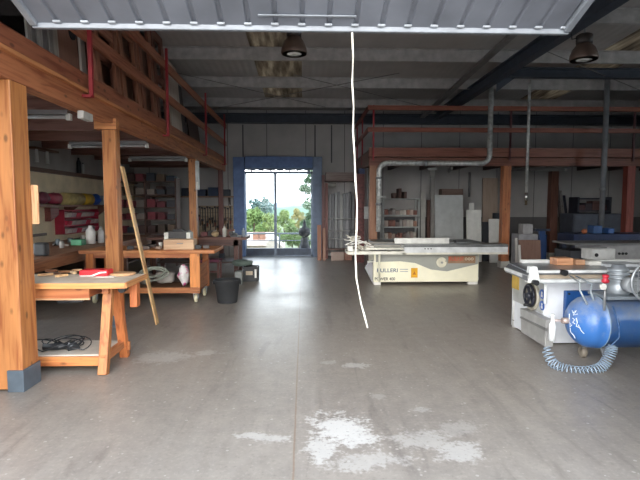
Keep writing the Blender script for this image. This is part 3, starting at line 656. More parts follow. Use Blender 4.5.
b_ = MB().box(x0, x1, 10.0, 10.02, 0, .3).box(x0, x1, 10.38, 10.4, 0, .3).box(x0, x0 + .02, 10.02, 10.38, 0, .3).box(x1 - .02, x1, 10.02, 10.38, 0, .3).box(x0 + .02, x1 - .02, 10.02, 10.38, 0, .03)
b_.build('body', paint('26292b', .5), t, bevel=.004)
MB().box(x0 - .01, x1 + .01, 9.985, 10.0, .27, .31).build('rim', BLACK, t)
MB().box(x1 - .06, x1 - .02, 9.99, 9.999, .08, .26).build('label_strip', WHITE, t); MB().box(x0 + .06, x0 + .2, 9.99, 9.999, .14, .22).build('label_strip', paint('b9aa92', .6), t)
x0, x1, z0, z1 = rect(233, 259, 255, 268, 10.5)
t = thing('tarpaulin', 'folded green-grey tarpaulin lying over the crate by the back door', 'tarpaulin', ((x0 + x1) / 2, 10.2, .31))
MB().blob(((x0 + x1) / 2, 10.2, .38), .25, .1, 3, 11, (.92, .75, .3)).build('cloth', paint('5d6a62', .8), t)
tag(MB().box(-1.34, -1.16, 10.6, 10.8, 0, .36).build('grey_box', paint('6c7471', .6), bevel=.01), 'grey box behind the tarpaulin-covered crate', 'box')
# stool
t = thing('stool', 'dark red-brown stool with purple seat under the far left bench', 'stool', (-1.95, 10.1, 0))
for dx in (-.17, .17):
    for dy in (-.15, .15): MB().box(-1.95 + dx - .02, -1.95 + dx + .02, 10.1 + dy - .02, 10.1 + dy + .02, 0, .42).build('leg', wood('5b2f28', 'z', knots=False), t)
MB().box(-2.15, -1.75, 9.92, 10.28, .42, .47).build('seat', paint('6e2f48', .6), t, bevel=.01)
MB().box(-2.12, -1.78, 9.94, 9.97, .2, .24).build('stretcher', wood('5b2f28', 'x', knots=False), t)

# far bench under the third post
t = thing('vise_bench', 'dark wooden bench below the clamps at left of the back door', 'workbench', (-2.2, 11.3, 0))
FT = .86
MB().box(-3.6, -1.33, 11.05, 11.9, FT - .06, FT).build('top', wood('6b4436', 'x', knots=False), t)
MB().box(-3.5, -1.45, 11.1, 11.14, FT - .2, FT - .062).build('front_apron', wood('523228', 'x', knots=False), t)
for x in (-3.5, -1.62):
    for y in (11.1, 11.75): MB().box(x, x + .1, y, y + .1, 0, FT - .062).build('leg', wood('5f3a30', 'z', knots=False), t)
MB().box(-3.4, -1.6, 11.15, 11.85, .25, .28).build('lower_shelf', wood('4c352b', 'x', knots=False), t)
t = thing('bench_vise', 'dark bench vise with tan jaw at right end of far left bench', 'vise', (-1.62, 11.2, FT))
MB().box(-1.7, -1.54, 11.1, 11.28, FT, FT + .06).build('base', paint('3a3a3c', .4, .5), t)
MB().box(-1.72, -1.62, 11.02, 11.28, FT + .06, FT + .13).build('jaw', paint('4a4645', .4, .5), t, bevel=.01)
MB().cyl((-1.52, 10.9, FT + .09), (-1.64, 11.03, FT + .09), .016, n=10).build('screw', STEEL, t)
def bottle(x, y, z, r, h, col, lb, cap='3a3a3a', grp='bottles and cans in the workshop', nm='bottle'):
    t = thing(nm, lb, nm, (x, y, z), grp)
    MB().lathe((x, y, z), [(r * .6, 0), (r, .01), (r, h * .66), (r * .92, h * .74), (r * .4, h * .86), (r * .4, h * .9), (.005, h * .9)], 18).build('body', paint(col, .4), t)
    MB().cyl((x, y, z + h * .9), (x, y, z + h), r * .45, n=12).build('cap', paint(cap, .5), t); return t
q = at_y(224.5, 235, 11.2); bottle(q.x, 11.2, FT, .045, .26, 'd9d6cd', 'white bottle on the far left bench below the clamps', 'c9c6be')
q = at_y(236, 235, 11.2); bottle(-1.42, 11.3, FT, .04, .2, '9aa4ae', 'clear grey bottle at right end of far left bench, against blue door jamb', 'b8c0c8')
q = at_y(219, 243, 10.7); tag(MB().blob((-2.06, 11.2, FT + .07), .09, .05, 3, 2, (1, 1, .78)).build('sponge', paint('b49a76', .9)), 'tan rounded sponge on the far left bench', 'sponge')
for k, (px, c_) in enumerate(((203, '6a3b3b'), (210, '4c4a48'), (230, '7a5248'))):
    q = at_y(px, 238, 11.3)
    tag(MB().box(q.x - .08, q.x + .07, 11.45, 11.65, FT, FT + .1 + .03 * k).build('tin_box', paint(c_, .5, .2), bevel=.006), ('dull red tin box at left end of far left bench', 'dark grey tin box left of the white bottle on far bench', 'brown tin box right of the white bottle on far bench')[k], 'box', 'tin boxes on the far left bench')
# clamps and tools on the back wall
pegs = rect(199, 204, 233, 238, YB - .05)
tag(MB().box(-3.25, -2.2, YB - .04, YB - .005, .6, 1.58).build('tool_board', wood('a8957a', 'x', knots=False)), 'pale plywood tool board on back wall beside the blue jamb', 'board')
for k in range(13):
    x = -3.2 + k * .078; L_ = .6 + .32 * ((k * 7) % 5) / 5; zt = 1.56 - .02 * (k % 3)
    t = thing('bar_clamp', '%s bar clamp from the left on the plywood tool board' % NTH[k], 'clamp', (x, YB - .1, zt - L_), 'bar clamps on the tool board')
    MB().box(x - .012, x + .012, YB - .075, YB - .041, zt - L_, zt).build('bar', paint('3c3b3c', .4, .6), t)
    MB().box(x - .022, x + .022, YB - .18, YB - .055, zt - .05, zt).build('fixed_jaw', paint('2f2b2b', .5), t)
    zz = zt - L_ * (.45 + .08 * (k % 4)); MB().box(x - .024, x + .024, YB - .19, YB - .05, zz - .05, zz + .02).build('sliding_jaw', paint('2f2b2b', .5), t)
    MB().cyl((x, YB - .15, zz - .16), (x, YB - .15, zz - .05), .024, n=8).build('handle', paint(('7a3a2c', '84603c', '3a3a3a')[k % 3], .5), t)
t = thing('long_shelf', 'long wooden shelf on back wall under left mezzanine, above the clamps', 'shelf', (-3.5, YB - .2, 1.85))
MB().box(-5.1, -2.15, YB - .32, YB - .003, 1.83, 1.87).build('board', wood('8a6a50', 'x', knots=False), t)
for x in (-4.6, -3.4, -2.3): MB().prism([(x, YB - .003, 1.83), (x, YB - .28, 1.83), (x, YB - .003, 1.6)], (.03, 0, 0)).build('bracket', paint('4a3a32', .6), t)
for k, (x, w_, h_, c_) in enumerate(((-4.75, .3, .22, '3d4450'), (-4.35, .22, .3, '6a4a42'), (-4.0, .3, .2, '45464a'), (-3.55, .3, .24, '2e3644'), (-3.15, .34, .2, '34415a'), (-2.75, .3, .26, '394a66'), (-2.4, .28, .2, '3b4048'))):
    tag(MB().box(x - w_ / 2, x + w_ / 2, YB - .3, YB - .03, 1.872, 1.872 + h_).build('storage_box', paint(c_, .6), bevel=.008), '%s dull box from the left on the long shelf above the clamps' % NTH[k], 'box', 'boxes on the long shelf')

# shelving against the left wall behind the rolling bench (red cases and parts)
t = thing('parts_shelving', 'dark wooden shelving full of boxes behind the rolling bench', 'shelving', (-4.1, 12.9, 0))
SX0, SX1, SY0, SY1 = -4.95, -3.35, 12.7, 13.1
for x in (SX0, (SX0 + SX1) / 2, SX1): MB().box(x - .02, x + .02, SY0, SY1, 0, 2.3).build('upright', wood('5a3a30', 'z', knots=False), t)
levels = (.45, .85, 1.2, 1.52, 1.85, 2.2)
for z in levels: MB().box(SX0 + .02, SX1 - .02, SY0, SY1, z, z + .025).build('shelf', wood('5e4034', 'x', knots=False), t)
cols = ['74323a', '3c4048', '5a4a40', '86343f', '46464c', '6f5a48', '2f3a4a', '7a6a58', '8c8078', '4a3230']
rn = ['bottom', 'second', 'third', 'fourth', 'fifth', 'top']
for i, z in enumerate(levels):
    n_ = 6
    for k in range(n_):
        x = SX0 + .16 + k * .255 + (.03 if k > 2 else 0); h_ = .13 + .1 * random.random(); w_ = .09 + .02 * random.random()
        tag(MB().box(x - w_, x + w_, SY0 + .02, SY1 - .06, z + .026, z + .026 + h_).build('parts_box', paint(cols[(i * 3 + k * 2 + (i * k) % 3) % 10] if i not in (2, 3) else cols[(0, 3, 8, 3, 0, 4)[k]], .55), bevel=.006), '%s box from left on the %s shelf of the dark parts shelving' % (NTH[k], rn[i]), 'box', 'boxes on the dark parts shelving')

# ================================================================== LEFT WALL: shelf, red rack, bench with clutter
t = thing('wall_shelf', 'long wooden wall shelf with coloured packs on the left wall', 'shelf', (XL + .2, 10.8, 1.55))
MB().box(XL + .003, XL + .34, 8.3, 12.6, 1.565, 1.6).build('board', wood('7a4e3c', 'y', knots=False), t)
for y in (8.8, 10.6, 12.3): MB().prism([(XL + .003, y, 1.565), (XL + .3, y, 1.565), (XL + .003, y, 1.33)], (0, .03, 0)).build('bracket', wood('6a4034', 'y', knots=False), t)
def wy(px, x=XL + .2): return at_x(px, 200, x).y
for k, (p0, p1, c_, nm, lb, kind) in enumerate(((38, 46, '6a3040', 'pack', 'maroon soft pack at the near end of the left wall shelf', 'blob'), (47, 60, '9c3448', 'pack', 'red soft pack second on the left wall shelf', 'blob'), (63.5, 80, 'b2a06a', 'roll', 'yellow-white roll lying on the left wall shelf', 'roll'), (80, 89.5, 'c09a2e', 'roll', 'yellow round roll end next to the blue pack', 'roll'),
                                           (91, 99, '2c4f9c', 'pack', 'bright blue pack on the left wall shelf', 'blob'), (100, 104, '7d8c96', 'pack', 'grey-blue pack right of the bright blue pack', 'box'), (104.5, 108, '4f6a86', 'pack', 'dull blue pack at far end of shelf near second post', 'box'))):
    y0, y1 = wy(p0), wy(p1); c = (XL + .2, (y0 + y1) / 2, 1.6); L_ = (y1 - y0) / 2
    if kind == 'roll': o = MB().cyl((c[0], y0, 1.6 + .13), (c[0], y1, 1.6 + .13), .13, n=24)
    elif kind == 'blob': o = MB().blob((c[0], c[1], 1.6 + .13), .13, .1, 3, k, (1, L_ / .13, .95))
    else: o = MB().box(c[0] - .1, c[0] + .1, y0, y1, 1.601, 1.83)
    tag(o.build(nm, paint(c_, .5, 0, .2, 8)), lb, nm, 'packs and rolls on the left wall shelf')
# red rack of bins
t = thing('bin_rack', 'red wall rack of small bins below the shelf on the left wall', 'rack', (XL + .12, 11, 1.0))
ry0, ry1 = wy(63.5), wy(98)
RED = paint('a82a40', .45)
MB().box(XL + .003, XL + .02, ry0, ry1, .98, 1.5).build('back_panel', RED, t)
for z in (.98, 1.15, 1.32, 1.47): MB().box(XL + .02, XL + .2, ry0, ry1, z, z + .02).build('shelf', RED, t)
for y in (ry0, ry1 - .02): MB().box(XL + .02, XL + .2, y, y + .02, .98, 1.5).build('side', RED, t)
for i, z in enumerate((1.001, 1.171, 1.341)):
    for k in range(7):
        y = ry0 + .06 + k * (ry1 - ry0 - .1) / 7; w_ = (ry1 - ry0 - .1) / 7 * .85
        tag(MB().prism([(XL + .04, y, z), (XL + .22, y, z), (XL + .25, y, z + .09), (XL + .04, y, z + .11)], (0, w_, 0)).build('parts_bin', paint(('b9a9a4', 'a8969a', 'c0304a', 'b5aca8')[(i * 2 + k) % 4], .5)), '%s bin from the near end in %s row of the red rack' % (NTH[k], ('lowest', 'middle', 'upper')[i]), 'bin', 'bins in the red wall rack')
tag(MB().prism([(XL + .003, wy(54), 1.27), (XL + .003, wy(62.5), 1.40), (XL + .003, wy(62.5), 1.55), (XL + .003, wy(54), 1.55)], (.12, 0, 0)).build('wedge_panel', wood('7d3f3a', 'y', knots=False)), 'red-brown slanted panel left of the red bin rack', 'panel')
tag(MB().bar((XL + .05, wy(34), 1.02), (XL + .05, wy(52), 1.02), .05, .05).build('towel_rail', wood('5d4a3c', 'y', knots=False)), 'dark wooden rail on the left wall near the first post', 'rail')
# long wall bench
t = thing('wall_bench', 'long dark bench along the left wall covered with small tools', 'workbench', (-4.4, 9.5, 0))
LT = .85
MB().box(XL + .02, -3.72, 6.6, 12.3, LT - .05, LT).build('top', wood('8a6044', 'y', knots=False), t)
MB().box(-3.78, -3.74, 6.65, 12.25, LT - .19, LT - .05).build('front_apron', wood('94603c', 'y', knots=False), t)
for y in (6.7, 8.5, 10.3, 12.1): MB().box(-3.86, -3.78, y, y + .09, 0, LT - .05).build('leg', wood('70462f', 'z', knots=False), t)
MB().box(XL + .04, -3.9, 6.7, 12.2, .3, .33).build('lower_shelf', wood('55392c', 'y', knots=False), t)
q = at_y(92, 246, 9.6); bottle(-4.1, 9.35, LT, .085, .36, 'e2ddd8', 'large white bottle on the long left wall bench', 'd0ccc8')
bottle(-4.02, 9.62, LT, .06, .33, 'd5d2d0', 'slim white bottle right beside the large white bottle', 'b8b4b0')
tag(MB().box(-4.32, -4.12, 9.0, 9.2, LT, LT + .11).build('green_tub', paint('3f8d62', .4), bevel=.012), 'small green tub left of the large white bottle', 'tub')
tag(MB().blob((-4.15, 7.55, LT + .06), .13, .1, 3, 21, (1, 1.1, .5)).build('cloth', paint('b3a59b', .9)), 'crumpled pale cloth on the long left wall bench behind nearest post', 'cloth')
tag(MB().box(-3.95, -3.78, 7.1, 7.25, LT, LT + .2).build('dark_can', paint('2f3032', .4), bevel=.03), 'black squat can on near end of the wall bench', 'can')
names = ['hand_tool', 'offcut', 'jar', 'tin']
for k in range(22):
    y = 7.8 + k * .14 + .04 * random.random(); x = -4.75 + (k * 37 % 11) / 11 * .62
    if abs(x + 4.1) < .18 and 8.85 < y < 9.8: x = -4.6
    nm = ('hand_tool', 'jar', 'tin', 'hand_tool')[k % 4]; cl = ('9a948e', '3a3a3c', 'c9c3ba', '5a4a42', '777f86')[k % 5]
    mb = MB()
    if nm == 'hand_tool': mb.bar((x, y, LT + .02), (x + .14 * math.cos(k), y + .14 * math.sin(k), LT + .02), .03, .03)
    elif nm == 'jar': mb.lathe((x, y, LT), [(.04, 0), (.045, .01), (.045, .08), (.035, .1), (.035, .12), (.005, .12)], 14)
    else: mb.cyl((x, y, LT), (x, y, LT + .09), .05, n=16)
    tag(mb.build(nm, paint(cl, .4, .2)), '%s small item (%s) counted from the near end among clutter on the wall bench' % ((NTH + ['seventeenth', 'eighteenth', 'nineteenth', 'twentieth', 'twenty-first', 'twenty-second'])[k], nm.replace('_', ' ')), nm.replace('_', ' '), 'clutter on the left wall bench')
# on the dark ledge: holder with hanging glasses, black bottle
t = thing('glass_holder', 'dark rack with two hanging pale bottles high on left wall', 'rack', (XL + .12, 9.6, 2.5))
gy0, gy1 = at_x(33, 152, XL + .1).y, at_x(56, 152, XL + .1).y
MB().box(XL + .003, XL + .16, gy0, gy1, 2.66, 2.70).build('shelf', DKY, t)
for y in (gy0 + .12, gy0 + .5): MB().cyl((XL + .1, y, 2.42), (XL + .1, y, 2.66), .035, .025, n=12).build('hanging_bottle', paint('b9bab8', .3), t)
y = at_x(81, 165, XL + .1).y; bottle(XL + .05, y, 2.321, .05, .36, '1f1f22', 'black bottle standing on the dark ledge of left wall', '1f1f22')
y = at_x(85, 165, XL + .1).y; bottle(XL + .05, y, 2.321, .04, .26, '9a9894', 'pale bottle beside the black bottle on the dark ledge')

# ================================================================== STORED JOINERY ON THE LEFT MEZZANINE
Z0 = 3.004
def panel(x, y0, y1, h, col, label, nm='panel', th=.03, lean=.12, group='panels stored on the left mezzanine', ax='z', kn=False):
    o = MB().prism([(x, y0, Z0), (x - th, y0, Z0), (x - th - lean, y0, Z0 + h), (x - lean, y0, Z0 + h)], (0, y1 - y0, 0))
    return tag(o.build(nm, wood(col, ax, knots=kn, contrast=.15), bevel=.003), label, nm.split('_')[-1], group)
def jframe(x, y0, y1, h, col, label, bars=1, mull=1, lean=.12):
    t = thing('window_frame', label, 'frame', (x, (y0 + y1) / 2, Z0), 'wooden frames stored on the left mezzanine')
    W_ = wood(col, 'z', knots=False); V_ = wood(col, 'y', knots=False)
    def P(y, z): return Vector((x - lean * z / h, y, Z0 + z))
    s_ = .15
    for y in (y0 + s_ / 2, y1 - s_ / 2): MB().bar(P(y, 0), P(y, h), .05, s_, (0, 1, 0)).build('stile', W_, t)
    zs = [s_ / 2, h - s_ / 2] + [h * (k + 1) / (bars + 1) for k in range(bars)]
    for z in zs: MB().bar(P(y0 + s_, z), P(y1 - s_, z), .045, s_ * (1 if z in zs[:2] else .8)).build('rail', V_, t)
    return t
for k, px in enumerate((26, 31.5, 37, 42.5, 48, 53.5)):
    y = at_x(px, 40, -2.75).y; y1 = at_x(px + 5, 40, -2.75).y
    panel(-2.72 - .01 * (k % 2), y, y1 - .012, 1.45 - .05 * (k % 3), ('8f8a86', '7a7674', '9a9590', '6e6a6a', '8a8580', 'a39a8e')[k], '%s grey-white slat from the near end, standing on left mezzanine' % NTH[k], 'slat', .025, .06, 'pale slats on the left mezzanine')
p = panel(-2.74, at_x(59.5, 50, -2.74).y, at_x(81, 50, -2.74).y, 1.5, '8e6350', 'brown panel with a round hole right of the pale slats', 'panel')
yq = at_x(70.5, 34, -2.8); MB().cyl((yq.x + .03, yq.y, yq.z), (yq.x - .0, yq.y, yq.z), .07, n=18).build('round_hole', BLACK, p)
panel(-2.72, at_x(82.5, 50, -2.72).y, at_x(87, 50, -2.72).y, 1.15, 'bdb4aa', 'narrow whitish board edge right of brown holed panel', 'board', .03, .05)
jframe(-2.56, 6.15, 6.95, 1.72, '9a6248', 'nearest red-brown window frame behind the first rail post', 1)
jframe(-2.67, 6.3, 7.15, 1.72, '84513e', 'darker window frame tucked behind the nearest frame on mezzanine', 2)
jframe(-2.56, 7.02, 7.8, 1.7, 'a0684c', 'window frame in middle of left mezzanine, between the rail posts', 2)
jframe(-2.67, 7.22, 8.05, 1.66, '8a5642', 'window frame just before the second rail post', 1)
jframe(-2.56, 7.88, 8.6, 1.68, '965f48', 'window frame directly behind the second rail post', 0)
jframe(-2.56, 8.67, 9.35, 1.7, '7d4e3e', 'farthest window frame on left mezzanine, before the tan panel', 1)
panel(-2.79, 6.2, 9.35, 1.66, '75503f', 'large dark panel at the rear of the stored frames', 'panel', .04, .12)
panel(-2.6, 9.42, 9.66, 1.6, '9a6a52', 'narrow brown board left of the tan panel on mezzanine', 'board')
panel(-2.6, 9.75, 10.6, 1.5, 'c4b6a8', 'tall tan panel at far end of the stored joinery', 'panel')
panel(-2.7, 10.7, 11.4, 1.3, '4c4546', 'dark grey panel farthest along left mezzanine', 'panel')
panel(-2.8, 12.2, 13.4, 1.0, '5c4a46', 'low brown panel close to back wall on left mezzanine', 'panel')
# ================================================================== SLIDING TABLE SAW (centre)
SY = 9.48
t = thing('sliding_table_saw', 'long cream sliding table saw with aluminium table and round handwheel', 'saw', (at_y(428, 286, SY).x, SY + .4, 0))
bx0, bx1, bz0, bz1 = rect(373.5, 262, 478.5, 282, SY)
MB().box(bx0, bx1, SY, SY + .75, bz0, .62).build('body', CREAM, t, bevel=.012)
gp = [(376, 254.5), (477.8, 254.5), (477.8, 264), (447, 271.3), (431, 269.5), (415, 263), (400, 261.2), (376, 262)]
MB().prism([at_y(x, y, SY - .025) for x, y in gp], (0, .05, 0)).build('grey_panel', paint('979890', .5, 0, .03), t)
for a, b2 in ((374, 381), (468.5, 478)):
    x0, x1, z0, z1 = rect(a, 281, b2, 287, SY + .0); MB().box(x0, x1, SY + .02, SY + .12, 0, bz0).build('foot', WHITE, t, bevel=.006)
for a in (375, 470): MB().box(at_y(a, 285, SY + .7).x, at_y(a + 7, 285, SY + .7).x, SY + .62, SY + .72, 0, bz0).build('foot', WHITE, t)
MB().box(bx0 + .05, bx1 + .0, SY + .02, SY + .72, .62, .80).build('upper_body', paint('8b8b86', .5), t)
MB().box(bx0 + .02, bx1 + .15, SY + .1, SY + 1.0, .80, .845).build('main_table', paint('7f8284', .35, .7), t, bevel=.004)
# sliding beam
sx0, sx1, sz0, sz1 = rect(404, 245, 508, 253.7, SY - .3)
st = MB().box(sx0, sx1, SY - .3, SY + .08, sz0 + .02, sz1).build('sliding_table', paint('cdcfcf', .4, .1), t, bevel=.006)
MB().box(sx0, sx1 + .005, SY - .305, SY - .298, (sz0 + sz1) / 2 + .045, sz1 - .005).build('dark_groove', paint('6d6f6f', .4, .5), st)
MB().box(sx0, sx1, SY - .30, SY + .07, sz1 - .002, sz1 + .012).build('table_top', paint('8d8f8f', .3, .7), st)
MB().box(sx0 - .02, sx1 - .0, SY - .31, SY - .28, sz0 - .015, sz0 + .022).build('lower_lip', paint('d3cfc0', .45, .2), st)
for px in (425, 428, 431): q = at_y(px, 248.8, SY - .3); MB().cyl((q.x, SY - .31, q.z), (q.x, SY - .295, q.z), .012, n=10).build('bolt', BLACK, st)
# left outrigger with support leg
ox0 = at_y(348, 253, SY - .3).x; ox1 = sx0
og = MB().box(ox0, ox1 + .03, SY - .31, SY - .26, sz0 - .01, sz0 + .05).box(ox0, ox1, SY + .25, SY + .3, sz0 - .01, sz0 + .05)
for k in range(5): x = ox0 + (ox1 - ox0) * k / 4; og.box(x - .02, x + .02, SY - .26, SY + .25, sz0 + .0, sz0 + .045)
og.build('outrigger_frame', paint('cfccbf', .45, .2), t)
for k, zz in enumerate((.075, .12, .165)):
    MB().box(ox0 + .35, ox1 + .1 + .12 * (k == 0), SY - .2 + k * .14, SY - .16 + k * .14, sz0 + zz, sz0 + zz + .035).build('rail', paint(('c9c6ba', '8d8a82', '77736c')[k], .45, .3), t)
q = at_y(379.3, 270, SY - .26); MB().cyl((q.x, SY - .26, .1), (q.x, SY - .26, sz0), .021, n=12).build('support_leg', paint('cdc9b5', .45), t)
a0 = at_y(366, 263, SY + .1); a1 = at_y(378, 290, SY + .1)
MB().prism([at_y(369, 262, SY + .1), at_y(376, 259, SY + .1), at_y(381, 284, SY + .1), at_y(373, 284, SY + .1), at_y(365, 268, SY + .1)], (0, .06, 0)).build('side_bracket', paint('87878a', .5, .2), t)
MB().bar(at_y(368, 262, SY - .2), at_y(374, 261.6, SY - .1), .03, .02).build('lever', WHITE, t)
# fence on the table
fx0, fx1, fz0, fz1 = rect(394.5, 238, 449, 243.2, SY - .1)
fn = MB().box(fx0, fx1, SY - .12, SY - .05, sz1 + .013, fz1).build('fence', paint('dddcd6', .4, .2), t, bevel=.006)
MB().bar((fx1, SY - .09, sz1 + .03), (fx1 + .33, SY - .09, sz1 + .03), .06, .03).build('fence_end', paint('77797a', .4, .4), t)
MB().cyl((fx1 + .12, SY - .12, sz1 + .05), (fx1 + .12, SY - .05, sz1 + .05), .03, n=14).build('clamp_knob', BLACK, t)
# handwheel
q = at_y(441.3, 262.3, SY - .03)
hw = MB().lathe((q.x, SY - .03, q.z), [(.005, .0), (.035, 0), (.04, .01), (.08, .012), (.085, -.005), (.1, -.005), (.104, .015), (.1, .035), (.08, .03), (.03, .04), (.005, .04)], 32, (0, -1, 0)).build('handwheel', paint('d8d3bd', .45), t)
MB().cyl((q.x, SY - .07, q.z), (q.x, SY - .085, q.z), .022, n=14).build('hub', GREY, hw); MB().cyl((q.x + .07, SY - .065, q.z + .03), (q.x + .07, SY - .12, q.z + .03), .012, n=10).build('crank_grip', paint('b9b3a0', .5), hw)
for k in range(3): a = k * 2.09 + .5; MB().cyl((q.x + .055 * math.cos(a), SY - .0415, q.z + .055 * math.sin(a)), (q.x + .055 * math.cos(a), SY - .0445, q.z + .055 * math.sin(a)), .012, n=10).build('hole', paint('8a8778', .6), hw)
# plate with worn lettering, stickers, lettering
px0, px1, pz0, pz1 = rect(448, 255.8, 475.3, 263.2, SY - .028)
pl = MB().box(px0, px1, SY - .036, SY - .026, pz0, pz1).build('name_plate', paint('8f6f55', .5), t)
W_ = px1 - px0; Hh = pz1 - pz0
for k, (u0, u1, v0, v1) in enumerate(((.03, .06, .35, .9), (.08, .11, .35, .9), (.06, .08, .55, .7), (.14, .2, .35, .5), (.14, .16, .5, .9), (.22, .25, .35, .9), (.27, .33, .35, .48), (.27, .29, .35, .9), (.35, .4, .6, .75), (.35, .37, .35, .9), (.42, .48, .35, .48), (.45, .48, .48, .9), (.50, .56, .78, .9), (.52, .54, .35, .78))):
    MB().box(px0 + u0 * W_, px0 + u1 * W_, SY - .038, SY - .0355, pz0 + v0 * Hh, pz0 + v1 * Hh).build('worn_red_stroke', paint('b9523f', .5), pl)
for k, u in enumerate((.66, .77, .88)): MB().ring((px0 + u * W_, SY - .037, pz0 + .58 * Hh), .022, .0045, (0, 1, 0), 18, 6).build('pale_ring_mark', paint('cfc8b4', .5), pl)
q = at_y(376.7, 272.2, SY - .002); q2 = at_y(397.3, 272.2, SY - .002)
writing('maker_lettering', 'BULLERI', .105, paint('2c4b6e', .5), t, (q.x, SY - .0015, q.z), width=q2.x - q.x)
q = at_y(374.6, 280.4, SY - .002); q2 = at_y(394.8, 280.4, SY - .002)
writing('model_lettering', 'POWER 400', .085, paint('2b2b2b', .5), t, (q.x, SY - .0015, q.z), width=q2.x - q.x)
x0, x1, z0, z1 = rect(411, 268, 417.6, 277.6, SY); s_ = MB().box(x0, x1, SY - .004, SY - .0005, z0, z1).build('yellow_warning_sticker', paint('e0a512', .45), t)
MB().prism([(x0 + .03, SY - .0055, z0 + .06), (x1 - .03, SY - .0055, z0 + .06), ((x0 + x1) / 2, SY - .0055, z0 + .13)], (0, .002, 0)).build('triangle_mark', paint('b06a10', .5), s_)
for y in (269.3, 271.5): x0, x1, z0, z1 = rect(400, y - .4, 408, y + .4, SY); MB().box(x0, x1, SY - .004, SY - .0005, z0, z1).build('grey_text_line', paint('a7a8a8', .5), t)
# loose strips and clamps on its left end
t = thing('strip_offcuts', 'white tangle of narrow offcut strips on left end of sliding saw table', 'offcuts', (at_y(358, 250, SY).x, SY, sz0 + .06))
rnd = random.Random(5); cx = at_y(359, 246, SY - .1).x
for k in range(34):
    u = rnd.uniform(-.2, .24); top = .26 - max(0, u + .05) * .75; z = sz0 + .075 + rnd.uniform(0, max(.04, top)); a = rnd.uniform(-.7, .7); y = SY - .12 + rnd.uniform(-.08, .1); L_ = rnd.uniform(.04, .11)
    c = Vector((cx + u, y, z)); d_ = Vector((math.cos(a) * L_, rnd.uniform(-.05, .05), math.sin(a) * L_ * .7))
    if c.z - abs(d_.z) < sz0 + .06: c.z = sz0 + .062 + abs(d_.z)
    MB().bar(c - d_, c + d_, .026, .016).build('strip', paint(('e6e3da', 'f0eee6', 'd6d1c2', 'c9c2b0')[k % 4], .5), t)
x0, x1, z0, z1 = rect(347.5, 246, 352.5, 252, SY - .2)
MB().box(x0, x1, SY - .25, SY - .15, sz0 + .055, z1).build('white_block', paint('eeece6', .5), t, bevel=.005)

# ================================================================== BACK RIGHT, under the mezzanine
# metal shelving with boxes
t = thing('metal_shelving', 'grey metal shelving full of small boxes under right mezzanine', 'shelving', (2.95, 14.6, 0))
sx0, sx1, _, zt = rect(382.5, 198, 420, 240, 14.45)
FR = paint('bcc0bd', .5, .1)
for x in (sx0, sx1 - .05):
    for y in (14.45, 14.88): MB().box(x, x + .05, y, y + .05, 0, zt).build('upright', FR, t)
lv = [at_y(400, y, 14.45).z for y in (239.6, 227.3, 215.6)] + [zt - .03]
for z in [.25] + lv: MB().box(sx0 + .05, sx1 - .05, 14.46, 14.92, z - .015, z + .02).build('shelf', FR, t)
for x in (sx0 + .02, sx1 - .04): MB().bar((x, 14.9, .3), (x, 14.5, zt - .1), .015, .03).build('brace', FR, t)
bc = ['b9a8a0', '9a6a60', 'cfc6bc', 'a87468', 'dcd4ca', '8a7a76', 'bb8d7a', 'a8a09c', 'cdb6aa']
for i, z in enumerate([.25] + lv):
    nn = 9 if i < 4 else 3
    for k in range(nn):
        w_ = (sx1 - sx0 - .16) / 9; x = sx0 + .08 + k * w_ if i < 4 else (sx0 + .32 + k * .16)
        h_ = .13 + .09 * random.random()
        if i == 4: h_ = (.16, .3, .2)[k]
        tag(MB().box(x + .006, x + w_ - .006, 14.5, 14.84, z + .021, z + .021 + h_).build('small_box', paint(bc[(i * 4 + k * 2) % 9] if i < 4 else '6a5049', .6), bevel=.006),
            '%s box from left on the %s of the metal shelving' % (NTH[k], ('floor-level shelf', 'second shelf', 'third shelf', 'fourth shelf', 'open top')[i]), 'box', 'boxes on the metal shelving')
def slab(px0, py0, px1, py1, Y, th, col, nm, label, cat, lean=.0, wood_=False, z0=None):
    x0, x1, za, zb = rect(px0, py0, px1, py1, Y); za = .004 if z0 is None else z0
    o = MB().prism([(x0, Y - lean, za), (x0, Y - lean + th, za), (x0, Y + th, zb), (x0, Y, zb)], (x1 - x0, 0, 0))
    return tag(o.build(nm, wood(col, 'z', knots=False, contrast=.12) if wood_ else paint(col, .55, 0, .06), bevel=.004), label, cat)
slab(420.5, 192, 425, 250, 14.2, .04, 'b5b2ab', 'board', 'narrow pale board right beside the metal shelving', 'board', .1)
slab(426.5, 200, 430, 250, 14.5, .04, '6a4a40', 'board', 'narrow red-brown board between pale boards near metal shelving', 'board', .1)
slab(430.5, 167, 434.5, 250, 14.1, .05, '8f8b86', 'board', 'tall grey board at left edge of the grey door panel', 'board', .1)
slab(434.5, 195, 462.5, 252, 14.0, .05, 'bcbfbe', 'door_panel', 'large plain grey door panel leaning behind the sliding saw', 'panel', .15)
tag(MB().box(at_y(441, 192, 14.4).x, at_y(462, 192, 14.4).x, 14.3, 14.6, 0.004, at_y(450, 189, 14.4).z).build('cupboard', wood('6e564a', 'x', knots=False)), 'brown cupboard standing behind the large grey door panel', 'cupboard')
slab(466, 210, 480.5, 260, 13.4, .05, 'd3d2cc', 'board', 'tall white panel leaning right of the grey door panel', 'panel', .15)
slab(468.5, 203, 473.5, 260, 13.62, .04, 'cfcec9', 'board', 'narrow white panel sticking up behind the tall white one', 'panel', .05)
slab(482, 178, 497, 250, 14.3, .05, '9c8674', 'door_panel', 'beige wooden door panel against back wall left of orange post', 'panel', .12, True)
slab(488.2, 219, 500.5, 262, 13.2, .04, 'cbcac5', 'board', 'lower white panel just left of the central orange post', 'panel', .15)
slab(482, 222, 488, 262, 13.5, .06, '2e3036', 'board', 'black slab painted as the shade of the gap between two white panels', 'panel', .1)  # dark slab stands for the shade in an empty gap
